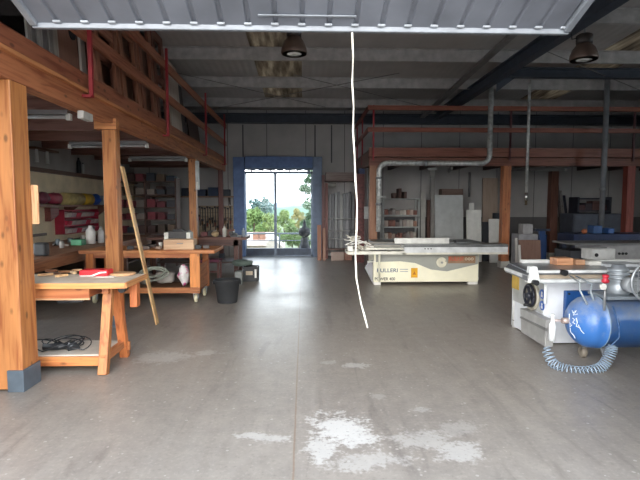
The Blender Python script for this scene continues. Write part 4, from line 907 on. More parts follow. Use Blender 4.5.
tag(MB().box(at_y(492.5, 215, 13.5).x, at_y(498, 215, 13.5).x, 13.3, 13.5, at_y(495, 219, 13.3).z + .003, at_y(495, 213, 13.5).z).build('black_box', paint('26282f', .5)), 'small black box perched above the lower white panel', 'box')
tag(MB().cyl((at_y(470.5, 180, 14.8).x, 14.9, 1.85), (at_y(470.5, 180, 14.8).x, 14.9, 2.62), .035, n=10).build('conduit_pipe', STEEL), 'grey conduit pipe running up the wall above the white panels', 'pipe')
# right of the orange post
slab(518.5, 240, 540, 268, 10.6, .04, '7b5a4c', 'brown_board', 'brown square board leaning behind the planer table', 'board', .1, True)
slab(514.6, 238, 517, 268, 10.9, .03, 'c7c4be', 'board', 'thin upright white-edged board left of the brown board', 'board', .1)
slab(517.8, 245, 520.2, 270, 10.35, .02, 'cfccc6', 'board', 'thin white-edged board in front of the brown board', 'board', .12)
x0, x1, z0, z1 = rect(517, 234, 536, 243.5, 11.2)
tag(MB().box(x0, x1, 11.1, 11.5, .004, z1).build('grey_crate', paint('98979a', .6), bevel=.01), 'light grey crate showing above the brown board', 'crate')
x0, x1, z0_, z1_ = rect(522, 224, 532, 234, 11.2)
tag(MB().box(x0, x1, 11.15, 11.4, z1 + .002, z1_).build('grey_carton', paint('a09e9e', .6), bevel=.008), 'smaller pale carton on top of the light grey crate', 'carton')
bl = paint('24406e', .45, .2)
q = at_y(541.5, 250, 10.9)
t = thing('roller_stand', 'dark blue T-shaped stand beside the brown board', 'stand', (q.x, 10.9, 0))
MB().box(q.x - .06, q.x + .06, 10.87, 10.95, .02, 1.0).build('column', bl, t); MB().box(q.x - .17, q.x + .17, 10.85, 10.97, 1.0, 1.05).build('head', paint('1b2438', .5), t)
MB().box(q.x - .2, q.x + .2, 10.82, 11.0, 0, .03).build('foot', bl, t)
q = at_y(549, 250, 11.0); t = thing('blue_stand', 'slim blue stand right of the T-shaped stand', 'stand', (q.x, 11.2, 0))
MB().box(q.x - .03, q.x + .03, 11.17, 11.23, .02, .9).build('column', bl, t); MB().box(q.x - .12, q.x + .12, 11.1, 11.3, 0, .03).build('foot', bl, t)
# tall planks standing against the back wall
for k, (px, c_, y0) in enumerate(((559.5, '77706a', 188), (563, '5c5654', 184), (566, '8b8680', 190), (570, '3c3f4c', 195))):
    x0, x1, za, zb = rect(px, y0, px + 2.3, 240, 14.5)
    tag(MB().prism([(x0, 14.4, .004), (x1, 14.4, .004), (x1, 14.94, zb), (x0, 14.94, zb)], (0, .03, 0)).build('tall_board', wood(c_, 'z', knots=False)), '%s tall board from left, standing at back wall right of dark inner post' % NTH[k], 'board', 'tall boards at the back wall')
x0, x1, z0, z1 = rect(577, 197, 611, 240, 14.4)
t = thing('wood_rack', 'dark rack with reddish contents against back wall at right', 'rack', ((x0 + x1) / 2, 14.5, 0))
for x in (x0, x1 - .06): MB().box(x, x + .06, 14.4, 14.9, 0, z1).build('upright', paint('343540', .5), t)
for k in range(5):
    z = .3 + k * (z1 - .35) / 4; MB().box(x0 + .06, x1 - .06, 14.42, 14.9, z - .02, z + .02).build('shelf', paint('3a3b46', .5), t)
    if k < 4:
        for j in range(4):
            w_ = (x1 - x0 - .16) / 4; xa = x0 + .08 + j * w_
            tag(MB().box(xa + .01, xa + w_ - .01, 14.5, 14.85, z + .022, z + .18 + .06 * ((k + j) % 3)).build('timber_block', wood(('5a3a3a', '4a4048', '6a4640')[(k + j) % 3], 'x', knots=False)), '%s timber block from left on the %s level of the dark rack' % (NTH[j], NTH[k]), 'block', 'timber blocks in the dark rack')
t = thing('metal_cabinet', 'dark grey metal cabinet at far right behind the navy bench', 'cabinet', (8.4, 13.9, 0))
MB().box(7.75, 9.2, 13.6, 14.3, .05, 1.35).build('body', paint('555a66', .5, .2), t, bevel=.008); MB().box(7.75, 9.2, 13.62, 14.3, 0, .05).build('plinth', BLACK, t)
for x in (7.79, 8.49):
    d_ = MB().box(x, x + .67, 13.58, 13.6, .1, 1.3).build('door', paint('5d626e', .5, .2), t); MB().box(x + .58, x + .6, 13.56, 13.58, .65, .8).build('handle', STEEL, d_)
# navy bench
t = thing('navy_bench', 'long navy machine bench behind the grey edge machine', 'bench', (7.0, 10.8, 0))
nx0, nx1, nz0, nz1 = rect(574, 234, 660, 243, 10.5)
MB().box(nx0, nx1 + .5, 10.5, 11.2, nz0, nz1).build('top', paint('1f2c4c', .45, .2), t, bevel=.01)
for x in (nx0 + .05, nx1 + .3):
    for y in (10.55, 11.05): MB().box(x, x + .09, y, y + .09, 0, nz0).build('leg', paint('2a3246', .5), t)
x0, x1, z0, z1 = rect(592.5, 225.5, 601, 234, 10.7)
tag(MB().box(x0, x1, 10.65, 10.9, nz1 + .002, z1).build('blue_box', paint('2a5288', .4), bevel=.01), 'bright blue box on the navy bench left of the thick pipe', 'box')
x0, x1, z0, z1 = rect(607, 228, 613, 234, 10.7)
tag(MB().box(x0, x1, 10.65, 10.9, nz1 + .002, z1).build('blue_box', paint('2a5590', .4), bevel=.01), 'smaller blue box on the navy bench right of the thick pipe', 'box')
tag(MB().blob((at_y(593, 236, 10.3).x - .03, 10.58, nz1 + .06), .06, .08, 2, 2).build('orange_rag', paint('a86444', .8)), 'orange-brown rag on navy bench beneath the blue box', 'rag')
# dark red upright at the right edge belongs to the mezzanine; grey control machine
t = thing('edge_machine', 'long pale grey machine with row of black buttons at right edge', 'machine', (5.6, 8.6, 0))
mx0, mx1, mz0, mz1 = rect(600, 245, 648, 262, 8.3)
MB().box(mx0, mx1 + .6, 8.3, 9.1, .1, mz1).build('body', paint('a5a3a3', .5), t, bevel=.015)
MB().box(mx0 - .45, mx0, 8.45, 9.0, .1, mz1 - .12).build('dark_end', paint('3e3f44', .5), t)
MB().box(mx0 - .5, mx1 + .6, 8.25, 9.0, mz1 - .002, mz1 + .03).build('table', paint('8b8a8a', .4, .5), t)
for x in (mx0 - .4, mx1 + .4): MB().box(x, x + .1, 8.5, 8.9, 0, .1).build('foot', BLACK, t)
for px in (613, 619, 622.5, 626): q = at_y(px, 253.6, 8.3); MB().cyl((q.x, 8.285, q.z), (q.x, 8.3, q.z), .022, n=12).build('button', BLACK, t)
q = at_y(600, 252, 7.6)
t = thing('feed_unit', 'white power feed unit standing on planer behind the grey edge machine', 'machine', (q.x, 7.6, 0))
MB().box(q.x - .2, q.x + .2, 7.5, 7.8, .72, .9).build('body', paint('d6d6d4', .45), t, bevel=.02); MB().cyl((q.x - .12, 7.49, .8), (q.x - .12, 7.5, .8), .03, n=12).build('dial', BLACK, t)
MB().box(q.x - .16, q.x + .16, 7.52, 7.78, 0, .72).build('pedestal', paint('6b6c70', .5), t); MB().bar((q.x - .35, 7.6, .93), (q.x + .1, 7.6, .91), .04, .03).build('arm', paint('8f8f8f', .4, .5), t)

# ================================================================== centre back: rack, reddish column, electric box
t = thing('sheet_rack', 'timber rack of upright sheets right of back door', 'rack', (.95, 14.6, 0))
def up(px, y0, Y, w, col, nm='upright'):
    x = at_y(px, 200, Y).x; MB().box(x, x + w, Y, Y + .1, 0, at_y(px, y0, Y).z).build(nm, wood(col, 'z', knots=False), t)
up(322, 175, 14.25, .08, '6a3a34'); up(325.2, 183, 14.2, .08, '744038'); up(355, 175, 14.25, .08, '5f3630')
x0, x1, z0, z1 = rect(324, 173, 356, 182, 14.5); MB().box(x0, x1, 14.3, 14.9, z0 + .02, z0 + .06).build('top_shelf', wood('6a4a42', 'x', knots=False), t)
topz = z0 + .062
for y in (219, 231, 239): z = at_y(340, y, 14.2).z; MB().cyl((x0, 14.22, z), (x1, 14.22, z), .012, n=8).build('wire_rail', paint('c3c3c0', .4, .5), t)
MB().box(x0, x1, 14.3, 14.9, .25, .3).build('bottom_shelf', wood('5a4038', 'x', knots=False), t)
tag(MB().box(x0 + .05, x1 - .1, 14.4, 14.8, topz, topz + .22).build('board_stack', wood('7d6a62', 'x', knots=False)), 'brown board lying on top of the sheet rack', 'board')
sc_ = ['9a9a98', '6f7174', '4e5055', '8a8c8c', '5d5f62', 'a5a5a2', '6a6c70', '85868a', '4a4c50', '7a7b7c']
for k in range(10):
    a = x0 + .06 + k * (x1 - x0 - .1) / 10; zt = at_y(340, 190 + (k * 3) % 4, 14.6).z - .05
    tag(MB().box(a, a + (x1 - x0 - .1) / 10 - .012, 14.45 + .03 * (k % 3), 14.8, .302, zt).build('sheet', paint(sc_[k], .4)), '%s upright grey sheet from left in the rack by back door' % NTH[k], 'sheet', 'sheets in the rack')
q = at_y(332, 188.5, 14.2); tag(MB().cyl((q.x - .11, 14.36, topz - .16), (q.x + .13, 14.36, topz - .16), .07, n=16).build('pale_roll', paint('a8a6a0', .6)), 'short pale roll tucked under top shelf of the sheet rack', 'roll')
slab(317.3, 225, 321.2, 262, 13.9, .05, 'a0643f', 'board', 'short orange-brown board leaning beside the right door jamb', 'board', .1, True)
slab(322.8, 228, 325.5, 262, 13.8, .05, '9d6f55', 'board', 'brown board just right of the short orange-brown one', 'board', .1, True)
slab(331, 252, 344, 262.5, 13.7, .05, 'a89388', 'cardboard_box', 'low pinkish box on the floor before the sheet rack', 'box')
slab(344.5, 249, 352, 262.5, 13.8, .2, '8b5a46', 'timber_block', 'brown timber block between pinkish box and dark red column', 'block', 0, True)
x0, x1, z0, z1 = rect(357, 178, 365.5, 262, 13.2)
t = thing('red_column', 'dark red-brown boxed column behind the wood post left of duct', 'column', ((x0 + x1) / 2, 13.3, 0))
MB().box(x0, x1, 13.2, 13.44, 0, 2.45).build('shaft', paint('6b3a38', .6, 0, .25, 14), t); MB().box(x0 + .05, x1 + .02, 13.15, 13.45, 2.45, 2.6).build('blue_cap', paint('2e3d66', .5), t)
x0, x1, z0, z1 = rect(364.3, 206.5, 371, 219, 12.6)
t = thing('electric_box', 'grey electric box on backboard left of the wood mezzanine post', 'box', ((x0 + x1) / 2, 12.6, 0))
MB().box(x0, x1, 12.6, 12.68, z0, z1).build('housing', paint('a3a2a0', .5), t, bevel=.01); MB().cyl(((x0 + x1) / 2, 12.66, z1), ((x0 + x1) / 2, 12.66, 2.57), .02, n=10).build('conduit', STEEL, t)
MB().box(x0 + .02, x1 - .02, 12.69, 12.73, .0, 2.57).build('backboard', wood('4a3f3c', 'z', knots=False), t)
slab(372, 180, 376, 262, 13.0, .06, '7c6a5c', 'board', 'brown-grey board standing behind the wood mezzanine post', 'board', .1, True)

# ================================================================== COMBINATION MACHINE (right)
t = thing('planer_machine', 'grey-white combination planer with dark handwheel and sliding side rail', 'machine', (3.6, 5.75, 0))
PX0, PY0, PY1 = 2.74, 5.33, 6.18
PW = paint('e2e5e9', .45, 0, .04); PG = paint('a9adb0', .5)
MB().box(PX0, 4.75, PY0, PY1, .012, .84).build('body', PW, t, bevel=.012)
MB().box(PX0 + .03, 4.7, PY0 + .03, PY1 - .03, 0, .012).build('plinth', BLACK, t)
MB().box(PX0 - .012, PX0, PY0 + .02, PY1 - .06, .36, .82).build('side_panel', paint('b4b5b2', .5), t)
# yellow panel at the rear of the side
MB().box(PX0 - .02, PX0 - .005, 5.95, 6.14, .52, .76).build('yellow_panel', paint('c9a54a', .5), t)
# table with raised front casting
FX = at_y(529, 270, 5.05).x
MB().prism([(FX, 5.08, .845), (4.7, 5.08, .845), (4.7, 5.85, .845), (PX0 - .2, 5.85, .845)], (0, 0, .04)).build('table', paint('8e9298', .3, .6), t, bevel=.006)
MB().box(PX0 - .05, 4.6, 5.80, 5.86, .885, .925).build('rear_fence', paint('d5d6d4', .4), t, bevel=.006)
MB().box(FX + .02, 4.6, 5.03, 5.085, .868, .9).build('front_rail', paint('dcdedd', .4), t, bevel=.006)
MB().box(FX + .05, 4.6, 5.03, 5.10, .765, .80).build('front_rail', paint('d3d6d6', .4), t, bevel=.006)
MB().box(FX + .12, 4.5, 5.10, 5.12, .80, .868).build('rail_slot', paint('a89a88', .5), t)
MB().box(FX + .2, 4.6, 5.12, 5.34, .74, .84).build('front_casting', paint('d3d8dd', .45), t)
MB().prism([at_y(527.5, 283, 5.0), at_y(541, 283, 5.0), at_y(537.5, 266.5, 5.0), at_y(530.5, 266.5, 5.0)], (0, .08, 0)).build('rail_flange', paint('dfe1df', .4), t, bevel=.01)
q = at_y(534, 282, 4.99); MB().cyl((q.x, 4.93, q.z), (q.x, 5.0, q.z), .03, .024, n=16).build('knob', BLACK, t)
q = at_y(562.5, 272.3, 5.03); MB().cyl((q.x, 4.97, q.z), (q.x, 5.06, q.z), .033, .028, n=16).build('knob', BLACK, t)
# side extension table
MB().prism([at_z(505.5, 267.5, .875), at_z(527.5, 276.2, .875), at_z(534, 265.5, .875), at_z(508, 264.2, .875)], (0, 0, -.05)).build('side_table', paint('6c6f73', .4, .1), t)
ep = MB().bar(at_z(505, 268.6, .86), at_z(527.5, 277.2, .86), .02, .035); ep.build('table_edge', paint('cfd0ce', .4), t)
# dark handwheel on the side
q = at_x(529.8, 295.3, PX0 - .05)
hw = MB().lathe((PX0 - .012, q.y, q.z), [(.17, 0), (.18, .02), (.17, .035), (.15, .035), (.15, .01), (.01, .01)], 32, (-1, 0, 0)).build('wheel_surround', paint('b9b4a4', .45, .2), t)
MB().ring((PX0 - .06, q.y, q.z), .125, .016, (1, 0, 0), 30, 8).build('wheel_rim', paint('23252f', .4), hw)
sp_ = MB()
for k in range(5): a = k * 1.257; sp_.bar((PX0 - .05, q.y, q.z), (PX0 - .06, q.y + .12 * math.cos(a), q.z + .12 * math.sin(a)), .03, .014)
sp_.cyl((PX0 - .02, q.y, q.z), (PX0 - .09, q.y, q.z), .035, n=16); sp_.build('wheel_spokes', paint('2f313c', .4), hw)
MB().cyl((PX0 - .06, q.y - .07, q.z - .1), (PX0 - .15, q.y - .07, q.z - .1), .017, n=10).build('crank_grip', BLACK, hw)
# round blue stickers
for py in (294, 305.5):
    q = at_x(542, py, PX0 - .014); s_ = MB().cyl((PX0 - .0125, q.y, q.z), (PX0 - .016, q.y, q.z), .055, n=24).build('round_blue_sticker', paint('2f62b8', .4), t)
    MB().cyl((PX0 - .016, q.y, q.z + .012), (PX0 - .0175, q.y, q.z + .012), .017, n=14).build('white_figure_mark', WHITE, s_)
    MB().box(PX0 - .0175, PX0 - .016, q.y - .02, q.y + .02, q.z - .035, q.z - .006).build('white_figure_mark', WHITE, s_)
# upright rod with T handle
q = at_y(546.8, 283, 5.2); MB().cyl((q.x, 5.22, .5), (q.x, 5.22, q.z), .017, n=12).build('upright_rod', paint('eceeee', .35), t)
MB().bar((q.x - .07, 5.2, q.z + .02), (q.x + .08, 5.2, q.z + .05), .02, .02).build('lock_lever', paint('5a5d62', .4, .5), t)
# sliding rail on the side, low down
a, b2 = at_x(519, 318, PX0 - .12), at_x(556, 340, PX0 - .10)
rl = MB().prism([at_x(545, 347, PX0 - .11), at_x(521, 332, PX0 - .11), at_x(520, 308, PX0 - .11), at_x(546, 320, PX0 - .11)], (.09, 0, 0)).build('side_rail_box', paint('aaa9a6', .45, .2), t, bevel=.006)
MB().prism([at_x(545.5, 331, PX0 - .125), at_x(520, 318, PX0 - .125), at_x(520, 316.5, PX0 - .125), at_x(545.5, 328.5, PX0 - .125)], (.02, 0, 0)).build('rail_lip', paint('8a8a88', .4, .4), rl)
q = at_y(517, 315, 6.1); MB().cyl((q.x, 6.12, .0), (q.x, 6.12, .46), .05, n=16).build('support_post', paint('e0e0dc', .45), t)
MB().cyl((q.x, 6.12, .09), (q.x, 6.12, .10), .052, n=16).build('post_band', paint('77776f', .5), t)
# blue motor box on the front
bm0, bm1, bmz0, bmz1 = rect(565.5, 291, 613, 330, 5.27)
MB().box(bm0, bm1, 5.27, 5.329, .3, bmz1).build('blue_motor_box', paint('23518f', .4), t, bevel=.008)
for x in (bm0 + .03, bm1 - .03):
    for z in (.33, bmz1 - .03): MB().cyl((x, 5.255, z), (x, 5.27, z), .012, n=8).build('bolt', BLACK, t)
# offcuts resting on the table
x0, x1, z0, z1 = rect(550.5, 258.6, 566.5, 265.5, 5.7)
tag(MB().box(x0, x1, 5.55, 5.72, .887, .887 + .085).build('timber_offcut', wood('c08a62', 'x', knots=False), bevel=.003), 'orange timber block lying on the planer table', 'offcut')
x0, x1, z0, z1 = rect(569, 259.6, 578, 265.5, 5.7)
tag(MB().box(x0, x1, 5.55, 5.7, .887, .95).build('timber_offcut', wood('b98d6a', 'x', knots=False), bevel=.003), 'smaller tan offcut right of the orange timber block', 'offcut')
x0, x1, z0, z1 = rect(580, 257, 592, 264, 5.7)
tag(MB().box(x0, x1, 5.5, 5.72, .887, .94).build('white_tray', paint('d6d4cc', .5), bevel=.01), 'whitish tray on the planer table next to tan offcut', 'tray')
x0, x1, z0, z1 = rect(596, 258, 630, 264, 5.6)
tag(MB().box(x0, x1, 5.4, 5.7, .887, .915).build('white_sheet', paint('cfd3d6', .5)), 'pale flat sheet on the right part of the planer table', 'sheet')

# ================================================================== COMPRESSOR
def tank_mat():
    mt, nt, b = base('blue_tank'); tc = N(nt, 'ShaderNodeTexCoord'); n = N(nt, 'ShaderNodeTexNoise', Scale=6.0, Detail=6.0, Roughness=.7); nt.links.new(tc.outputs['Object'], n.inputs['Vector'])
    sep = N(nt, 'ShaderNodeSeparateXYZ'); nt.links.new(tc.outputs['Object'], sep.inputs[0])
    f = math_(nt, 'MULTIPLY', math_(nt, 'ADD', math_(nt, 'MULTIPLY', math_(nt, 'SUBTRACT', sep.outputs['Z'], .46), 2.6), math_(nt, 'MULTIPLY', math_(nt, 'SUBTRACT', n.outputs['Fac'], .45), 3.0)), .8, clamp=True)
    c = mix(nt, f, lin('3a6db0'), lin('92979c')); nt.links.new(c, b.inputs['Base Color'])
    nt.links.new(math_(nt, 'MULTIPLY_ADD', f, .3, .28), b.inputs['Roughness']); return mt
t = thing('air_compressor', 'blue horizontal air compressor on small wheels at right edge', 'compressor', (3.2, 4.72, 0))
BLU = bpy.data.materials.new('blue_tank'); BLU = tank_mat()
TC = at_y(592, 325, 4.7); TZ = .418; TR = .262; TX = at_y(569, 325, 4.7).x; AX = (1, 0, 0)
prof = [(.005, 0), (.05, .004), (.11, .022), (.17, .055), (.22, .1), (.25, .15), (TR, .2), (TR, .26), (TR + .004, .262), (TR + .004, .285), (TR, .287), (TR, 1.35), (.25, 1.41), (.17, 1.5), (.05, 1.545), (.005, 1.55)]
MB().lathe((TX, 4.72, TZ), prof, 48, AX).build('tank', BLU, t)
MB().ring((TX + .272, 4.72, TZ), TR + .003, .006, AX, 48, 6).build('weld_seam', paint('8fa6b8', .4, .3), t)
# chalk scribbles on the dome
def dome(u, v):   # u toward viewer(-y), v up ; returns point on dome front
    rr = math.hypot(u, v); x = 0
    for (r0, z0), (r1, z1) in zip(prof, prof[1:]):
        if r0 <= rr <= r1: x = z0 + (z1 - z0) * (rr - r0) / (r1 - r0); break
    return Vector((TX + x - .002, 4.72 - u, TZ + v))
for k, pts in enumerate((((.0, .08), (.02, .03), (.0, .0), (.04, -.01), (.03, -.05), (.06, -.02)), ((.02, .12), (.05, .1), (.07, .13), (.06, .08), (.1, .1)), ((.03, -.06), (.02, -.1), (.05, -.13), (.05, -.16)), ((.1, .06), (.12, .02), (.11, -.02), (.15, -.03)), ((.13, -.0), (.15, -.05), (.17, -.08)), ((.06, .05), (.09, .04), (.07, .01), (.1, .0)))):
    MB().tube([dome(*p) for p in pts], .0045, 6).build('chalk_scribble', paint('dfe4e8', .7), t)
vt = MB().cyl((TX - .06, 4.72, TZ + .01), (TX + .02, 4.72, TZ + .01), .03, n=14).build('end_fitting', paint('b5a49c', .4, .3), t)
MB().cyl((TX - .17, 4.72, TZ + .015), (TX - .06, 4.72, TZ + .01), .013, n=10).build('nipple', paint('c9b8b4', .4, .3), vt)
MB().lathe((TX - .16, 4.72, TZ - .2), [(.01, 0), (.032, .005), (.034, .17), (.02, .19), (.018, .25), (.024, .26), (.02, .28), (.004, .28)], 18).build('filter_bottle', paint('e3e6e6', .35), vt)
for x, y, dz in ((TX + .25, 4.86, .0), (at_z(614, 371, 0).x, 4.56, 0), (TX + 1.2, 4.85, 0), (TX + 1.2, 4.58, 0)):
    f = MB().bar((x, y, .07), (x, 4.72 + (y - 4.72) * .6, TZ - TR + .03), .05, .02, (0, 1, 0)).build('wheel_bracket', paint('8b8d8f', .45, .4), t)
    MB().lathe((x - .025, y, .06), [(.015, 0), (.052, 0), (.06, .008), (.06, .042), (.052, .05), (.015, .05)], 22, AX).build('wheel', paint('7d7468', .6), f)
# pump, motor, guard on top
MB().box(TX + .3, TX + 1.3, 4.56, 4.9, TZ + TR - .01, TZ + TR + .02).build('top_plate', paint('8f98a0', .45, .3), t)
PB = TZ + TR + .02
pm_ = MB().lathe((TX + .5, 4.72, PB), [(.10, 0), (.11, .02), (.11, .12), (.08, .14), (.08, .15), (.1, .16), (.1, .175), (.08, .18), (.08, .19), (.1, .2), (.1, .215), (.08, .22), (.08, .23), (.1, .24), (.1, .255), (.07, .27), (.06, .3), (.005, .3)], 24).build('pump', paint('9ba1a6', .4, .5), t)
MB().cyl((TX + .52, 4.6, PB + .12), (TX + .52, 4.5, PB + .12), .075, n=20).build('air_filter', paint('b6babd', .4, .4), pm_)
MB().lathe((TX + .75, 4.8, PB + .11), [(.01, 0), (.1, .01), (.11, .03), (.11, .3), (.1, .32), (.01, .33)], 24, AX).build('motor', paint('8a929c', .4, .4), t)
gx0, gx1 = at_y(625, 290, 4.5).x, at_y(655, 290, 4.5).x
g = MB().ring(((gx0 + gx1) / 2 + .1, 4.48, PB + .16), .2, .012, (0, 1, 0), 32, 8)
for k in range(12): xx = gx0 - .07 + .04 * k + .1; h_ = math.sqrt(max(0, .04 - (xx - (gx0 + gx1) / 2 - .1) ** 2)); g.cyl((xx, 4.48, PB + .16 - h_), (xx, 4.48, PB + .16 + h_ + .001), .004, n=6)
for k in range(9): zz = PB + k * .04; h_ = math.sqrt(max(0, .04 - (zz - PB - .16) ** 2)); g.cyl(((gx0 + gx1) / 2 + .1 - h_, 4.48, zz), ((gx0 + gx1) / 2 + .1 + h_ + .001, 4.48, zz), .004, n=6)
g.build('belt_guard', paint('b7bcc0', .35, .6), t)
q = at_y(605.5, 279, 4.5)
rg = MB().cyl((q.x, 4.5, PB - .12), (q.x, 4.5, q.z - .03), .012, n=10).build('regulator_stem', STEEL, t)
MB().lathe((q.x, 4.5, q.z - .04), [(.02, 0), (.035, .01), (.035, .03), (.02, .045), (.03, .06), (.03, .08), (.005, .085)], 18).build('red_knob', paint('c02a3c', .4), rg)
MB().cyl((q.x - .04, 4.46, q.z - .07), (q.x - .04, 4.49, q.z - .07), .03, n=16).build('gauge', WHITE, rg)
MB().tube([(TX + .12, 4.6, TZ + .2), (TX + .05, 4.62, TZ + .34), at_y(580, 283, 4.7), at_y(570, 276, 4.9)], .009, 8).build('air_line', paint('a9b0b4', .4), t)
MB().tube([(TX + .2, 4.62, TZ + .22), (TX + .16, 4.62, TZ + .33), at_y(592, 284, 4.7), at_y(576, 276, 4.9)], .009, 8).build('air_line', paint('98a2a8', .4), t)
MB().tube([(TX + .33, 4.53, TZ + .2), (TX + .35, 4.46, TZ + .05), (TX + .37, 4.47, TZ - .1), at_y(611, 346, 4.45)], .007, 8).build('air_line', paint('3c5c86', .4), t)
# coiled hose on the floor
guide = [at_y(546.5, 347, 4.62), at_y(552, 362, 4.55), at_y(565, 369, 4.45), at_y(582, 371.5, 4.42), at_y(598, 369, 4.42), at_y(606, 362, 4.43), at_y(611, 352, 4.44), at_y(612, 345, 4.45)]
def cr(P, u):
    n_ = len(P) - 1; f_ = min(u * n_, n_ - 1e-6); i = int(f_); f_ -= i
    p0, p1, p2, p3 = P[max(i - 1, 0)], P[i], P[i + 1], P[min(i + 2, n_)]
    return .5 * ((2 * p1) + (p2 - p0) * f_ + (2 * p0 - 5 * p1 + 4 * p2 - p3) * f_ ** 2 + (3 * p1 - p0 - 3 * p2 + p3) * f_ ** 3)
pts = []; TN = 31; n_ = TN * 14
for k in range(n_ + 1):
    u = k / n_; c = cr(guide, u); d_ = (cr(guide, min(1, u + .01)) - cr(guide, max(0, u - .01))).normalized(); e1 = d_.cross(Vector((0, 1, 0))).normalized(); e2 = d_.cross(e1)
    a = 2 * math.pi * TN * u; R = .048 if .05 < u < .95 else .03
    p = c + (e1 * math.cos(a) + e2 * math.sin(a)) * R; p.z = max(p.z, .007); pts.append(p)
tag(MB().tube(pts, .0048, 6).build('coiled_hose', paint('93a5b6', .35)), 'pale blue coiled air hose sagging to the floor below the compressor', 'hose')

# ================================================================== OUTSIDE
def ground_mat(c1, c2):
    mt, nt, b = base('ground'); geo = N(nt, 'ShaderNodeNewGeometry'); n = N(nt, 'ShaderNodeTexNoise', Scale=.6, Detail=6.0); nt.links.new(geo.outputs['Position'], n.inputs['Vector'])
    nt.links.new(ramp(nt, n.outputs['Fac'], [(.35, lin(c1)), (.65, lin(c2))]), b.inputs['Base Color']); b.inputs['Roughness'].default_value = .95; return mt
struct(MB().box(-12, 12, YB + .6, 18.2, -.35, -.02).build('terrace_ground', ground_mat('6b665e', '7b756b')))
struct(MB().box(-300, 300, -300, -6, -.3, -.05).build('forecourt_ground', ground_mat('a8a39a', 'bab4aa')))
struct(MB().prism([(-150, 18.2, -.4), (-150, 26, -3.4), (-150, 400, -9), (-150, 400, -30), (-150, 18.2, -30)], (300, 0, 0)).build('valley_ground', ground_mat('4a5835', '636e46')))
# low rail on the terrace
t = thing('terrace_railing', 'thin metal railing along the terrace outside the back door', 'railing', (-.2, 17.6, -.02))
z = at_y(295, 233.5, 17.6).z
MB().cyl((-4.5, 17.6, z), (4.5, 17.6, z), .03, n=8).build('rail', paint('7d8388', .5, .4), t)
MB().cyl((-4.5, 17.6, .3), (4.5, 17.6, .3), .015, n=8).build('lower_rail', paint('7d8388', .5, .4), t)
for x in (-4.4, -2.6, -.9, .9, 2.6, 4.4): MB().cyl((x, 17.6, -.02), (x, 17.6, z), .025, n=8).build('post', paint('7d8388', .5, .4), t)
# dark ornament behind the right pane
q = at_y(304.5, 240, 15.9)
t = thing('garden_ornament', 'dark rounded ornament with pointed top standing outside the right glass pane', 'ornament', (q.x, 15.9, -.02))
zz = [at_y(304, y, 15.9).z for y in (221, 227, 232, 237, 243, 258)]
q.x -= .0
MB().lathe((q.x, 15.9, 0), [(.24, -.02), (.22, .1), (.14, zz[4]), (.11, zz[3] - .02), (.06, zz[3])], 20).build('plinth', paint('2c2f35', .8), t)
MB().lathe((q.x, 15.9, 0), [(.06, zz[3]), (.17, zz[3] + .06), (.2, zz[2]), (.17, zz[1] - .05), (.07, zz[1]), (.05, zz[0] - .06), (.03, zz[0]), (.005, zz[0] + .06)], 22).build('urn', paint('1d1f24', .8), t)
# house below
t = thing('house', 'small pale house with low pitched roof seen through the left pane', 'house', (-3.2, 30, -4.4))
hx0, hx1 = at_y(240, 240, 29).x, at_y(277, 240, 29).x; hz = at_y(260, 245, 29).z; hr = at_y(262, 236, 29).z
MB().box(hx0 + .3, hx1 - .35, 29, 32, -5, hz + .05).build('wall', paint('b5a89f', .8), t)
MB().prism([(hx0, 28.6, hz), (hx0, 32.4, hz), (hx0, 30.5, hr + .15)], (hx1 - hx0 - .2, 0, 0)).build('roof', paint('b79f8f', .7, 0, .1, 2), t)
for px in (252, 258.5): x = at_y(px, 240, 28.9).x; MB().box(x, x + .35, 29.4, 29.8, hz, hr + .2).build('chimney', paint('86604e', .8), t)
tag(MB().prism([(at_y(266, 240, 25).x, 25, -4.2), (at_y(283, 240, 25).x, 25, -4.2), (at_y(283, 240, 25).x, 25, at_y(280, 247, 25).z), (at_y(272, 240, 25).x, 25, at_y(270, 238, 25).z), (at_y(266, 240, 25).x, 25, at_y(266, 243, 25).z)], (0, 3, 0)).build('shed', paint('b3a79c', .8)), 'pale gabled shed right of the house outside', 'shed')
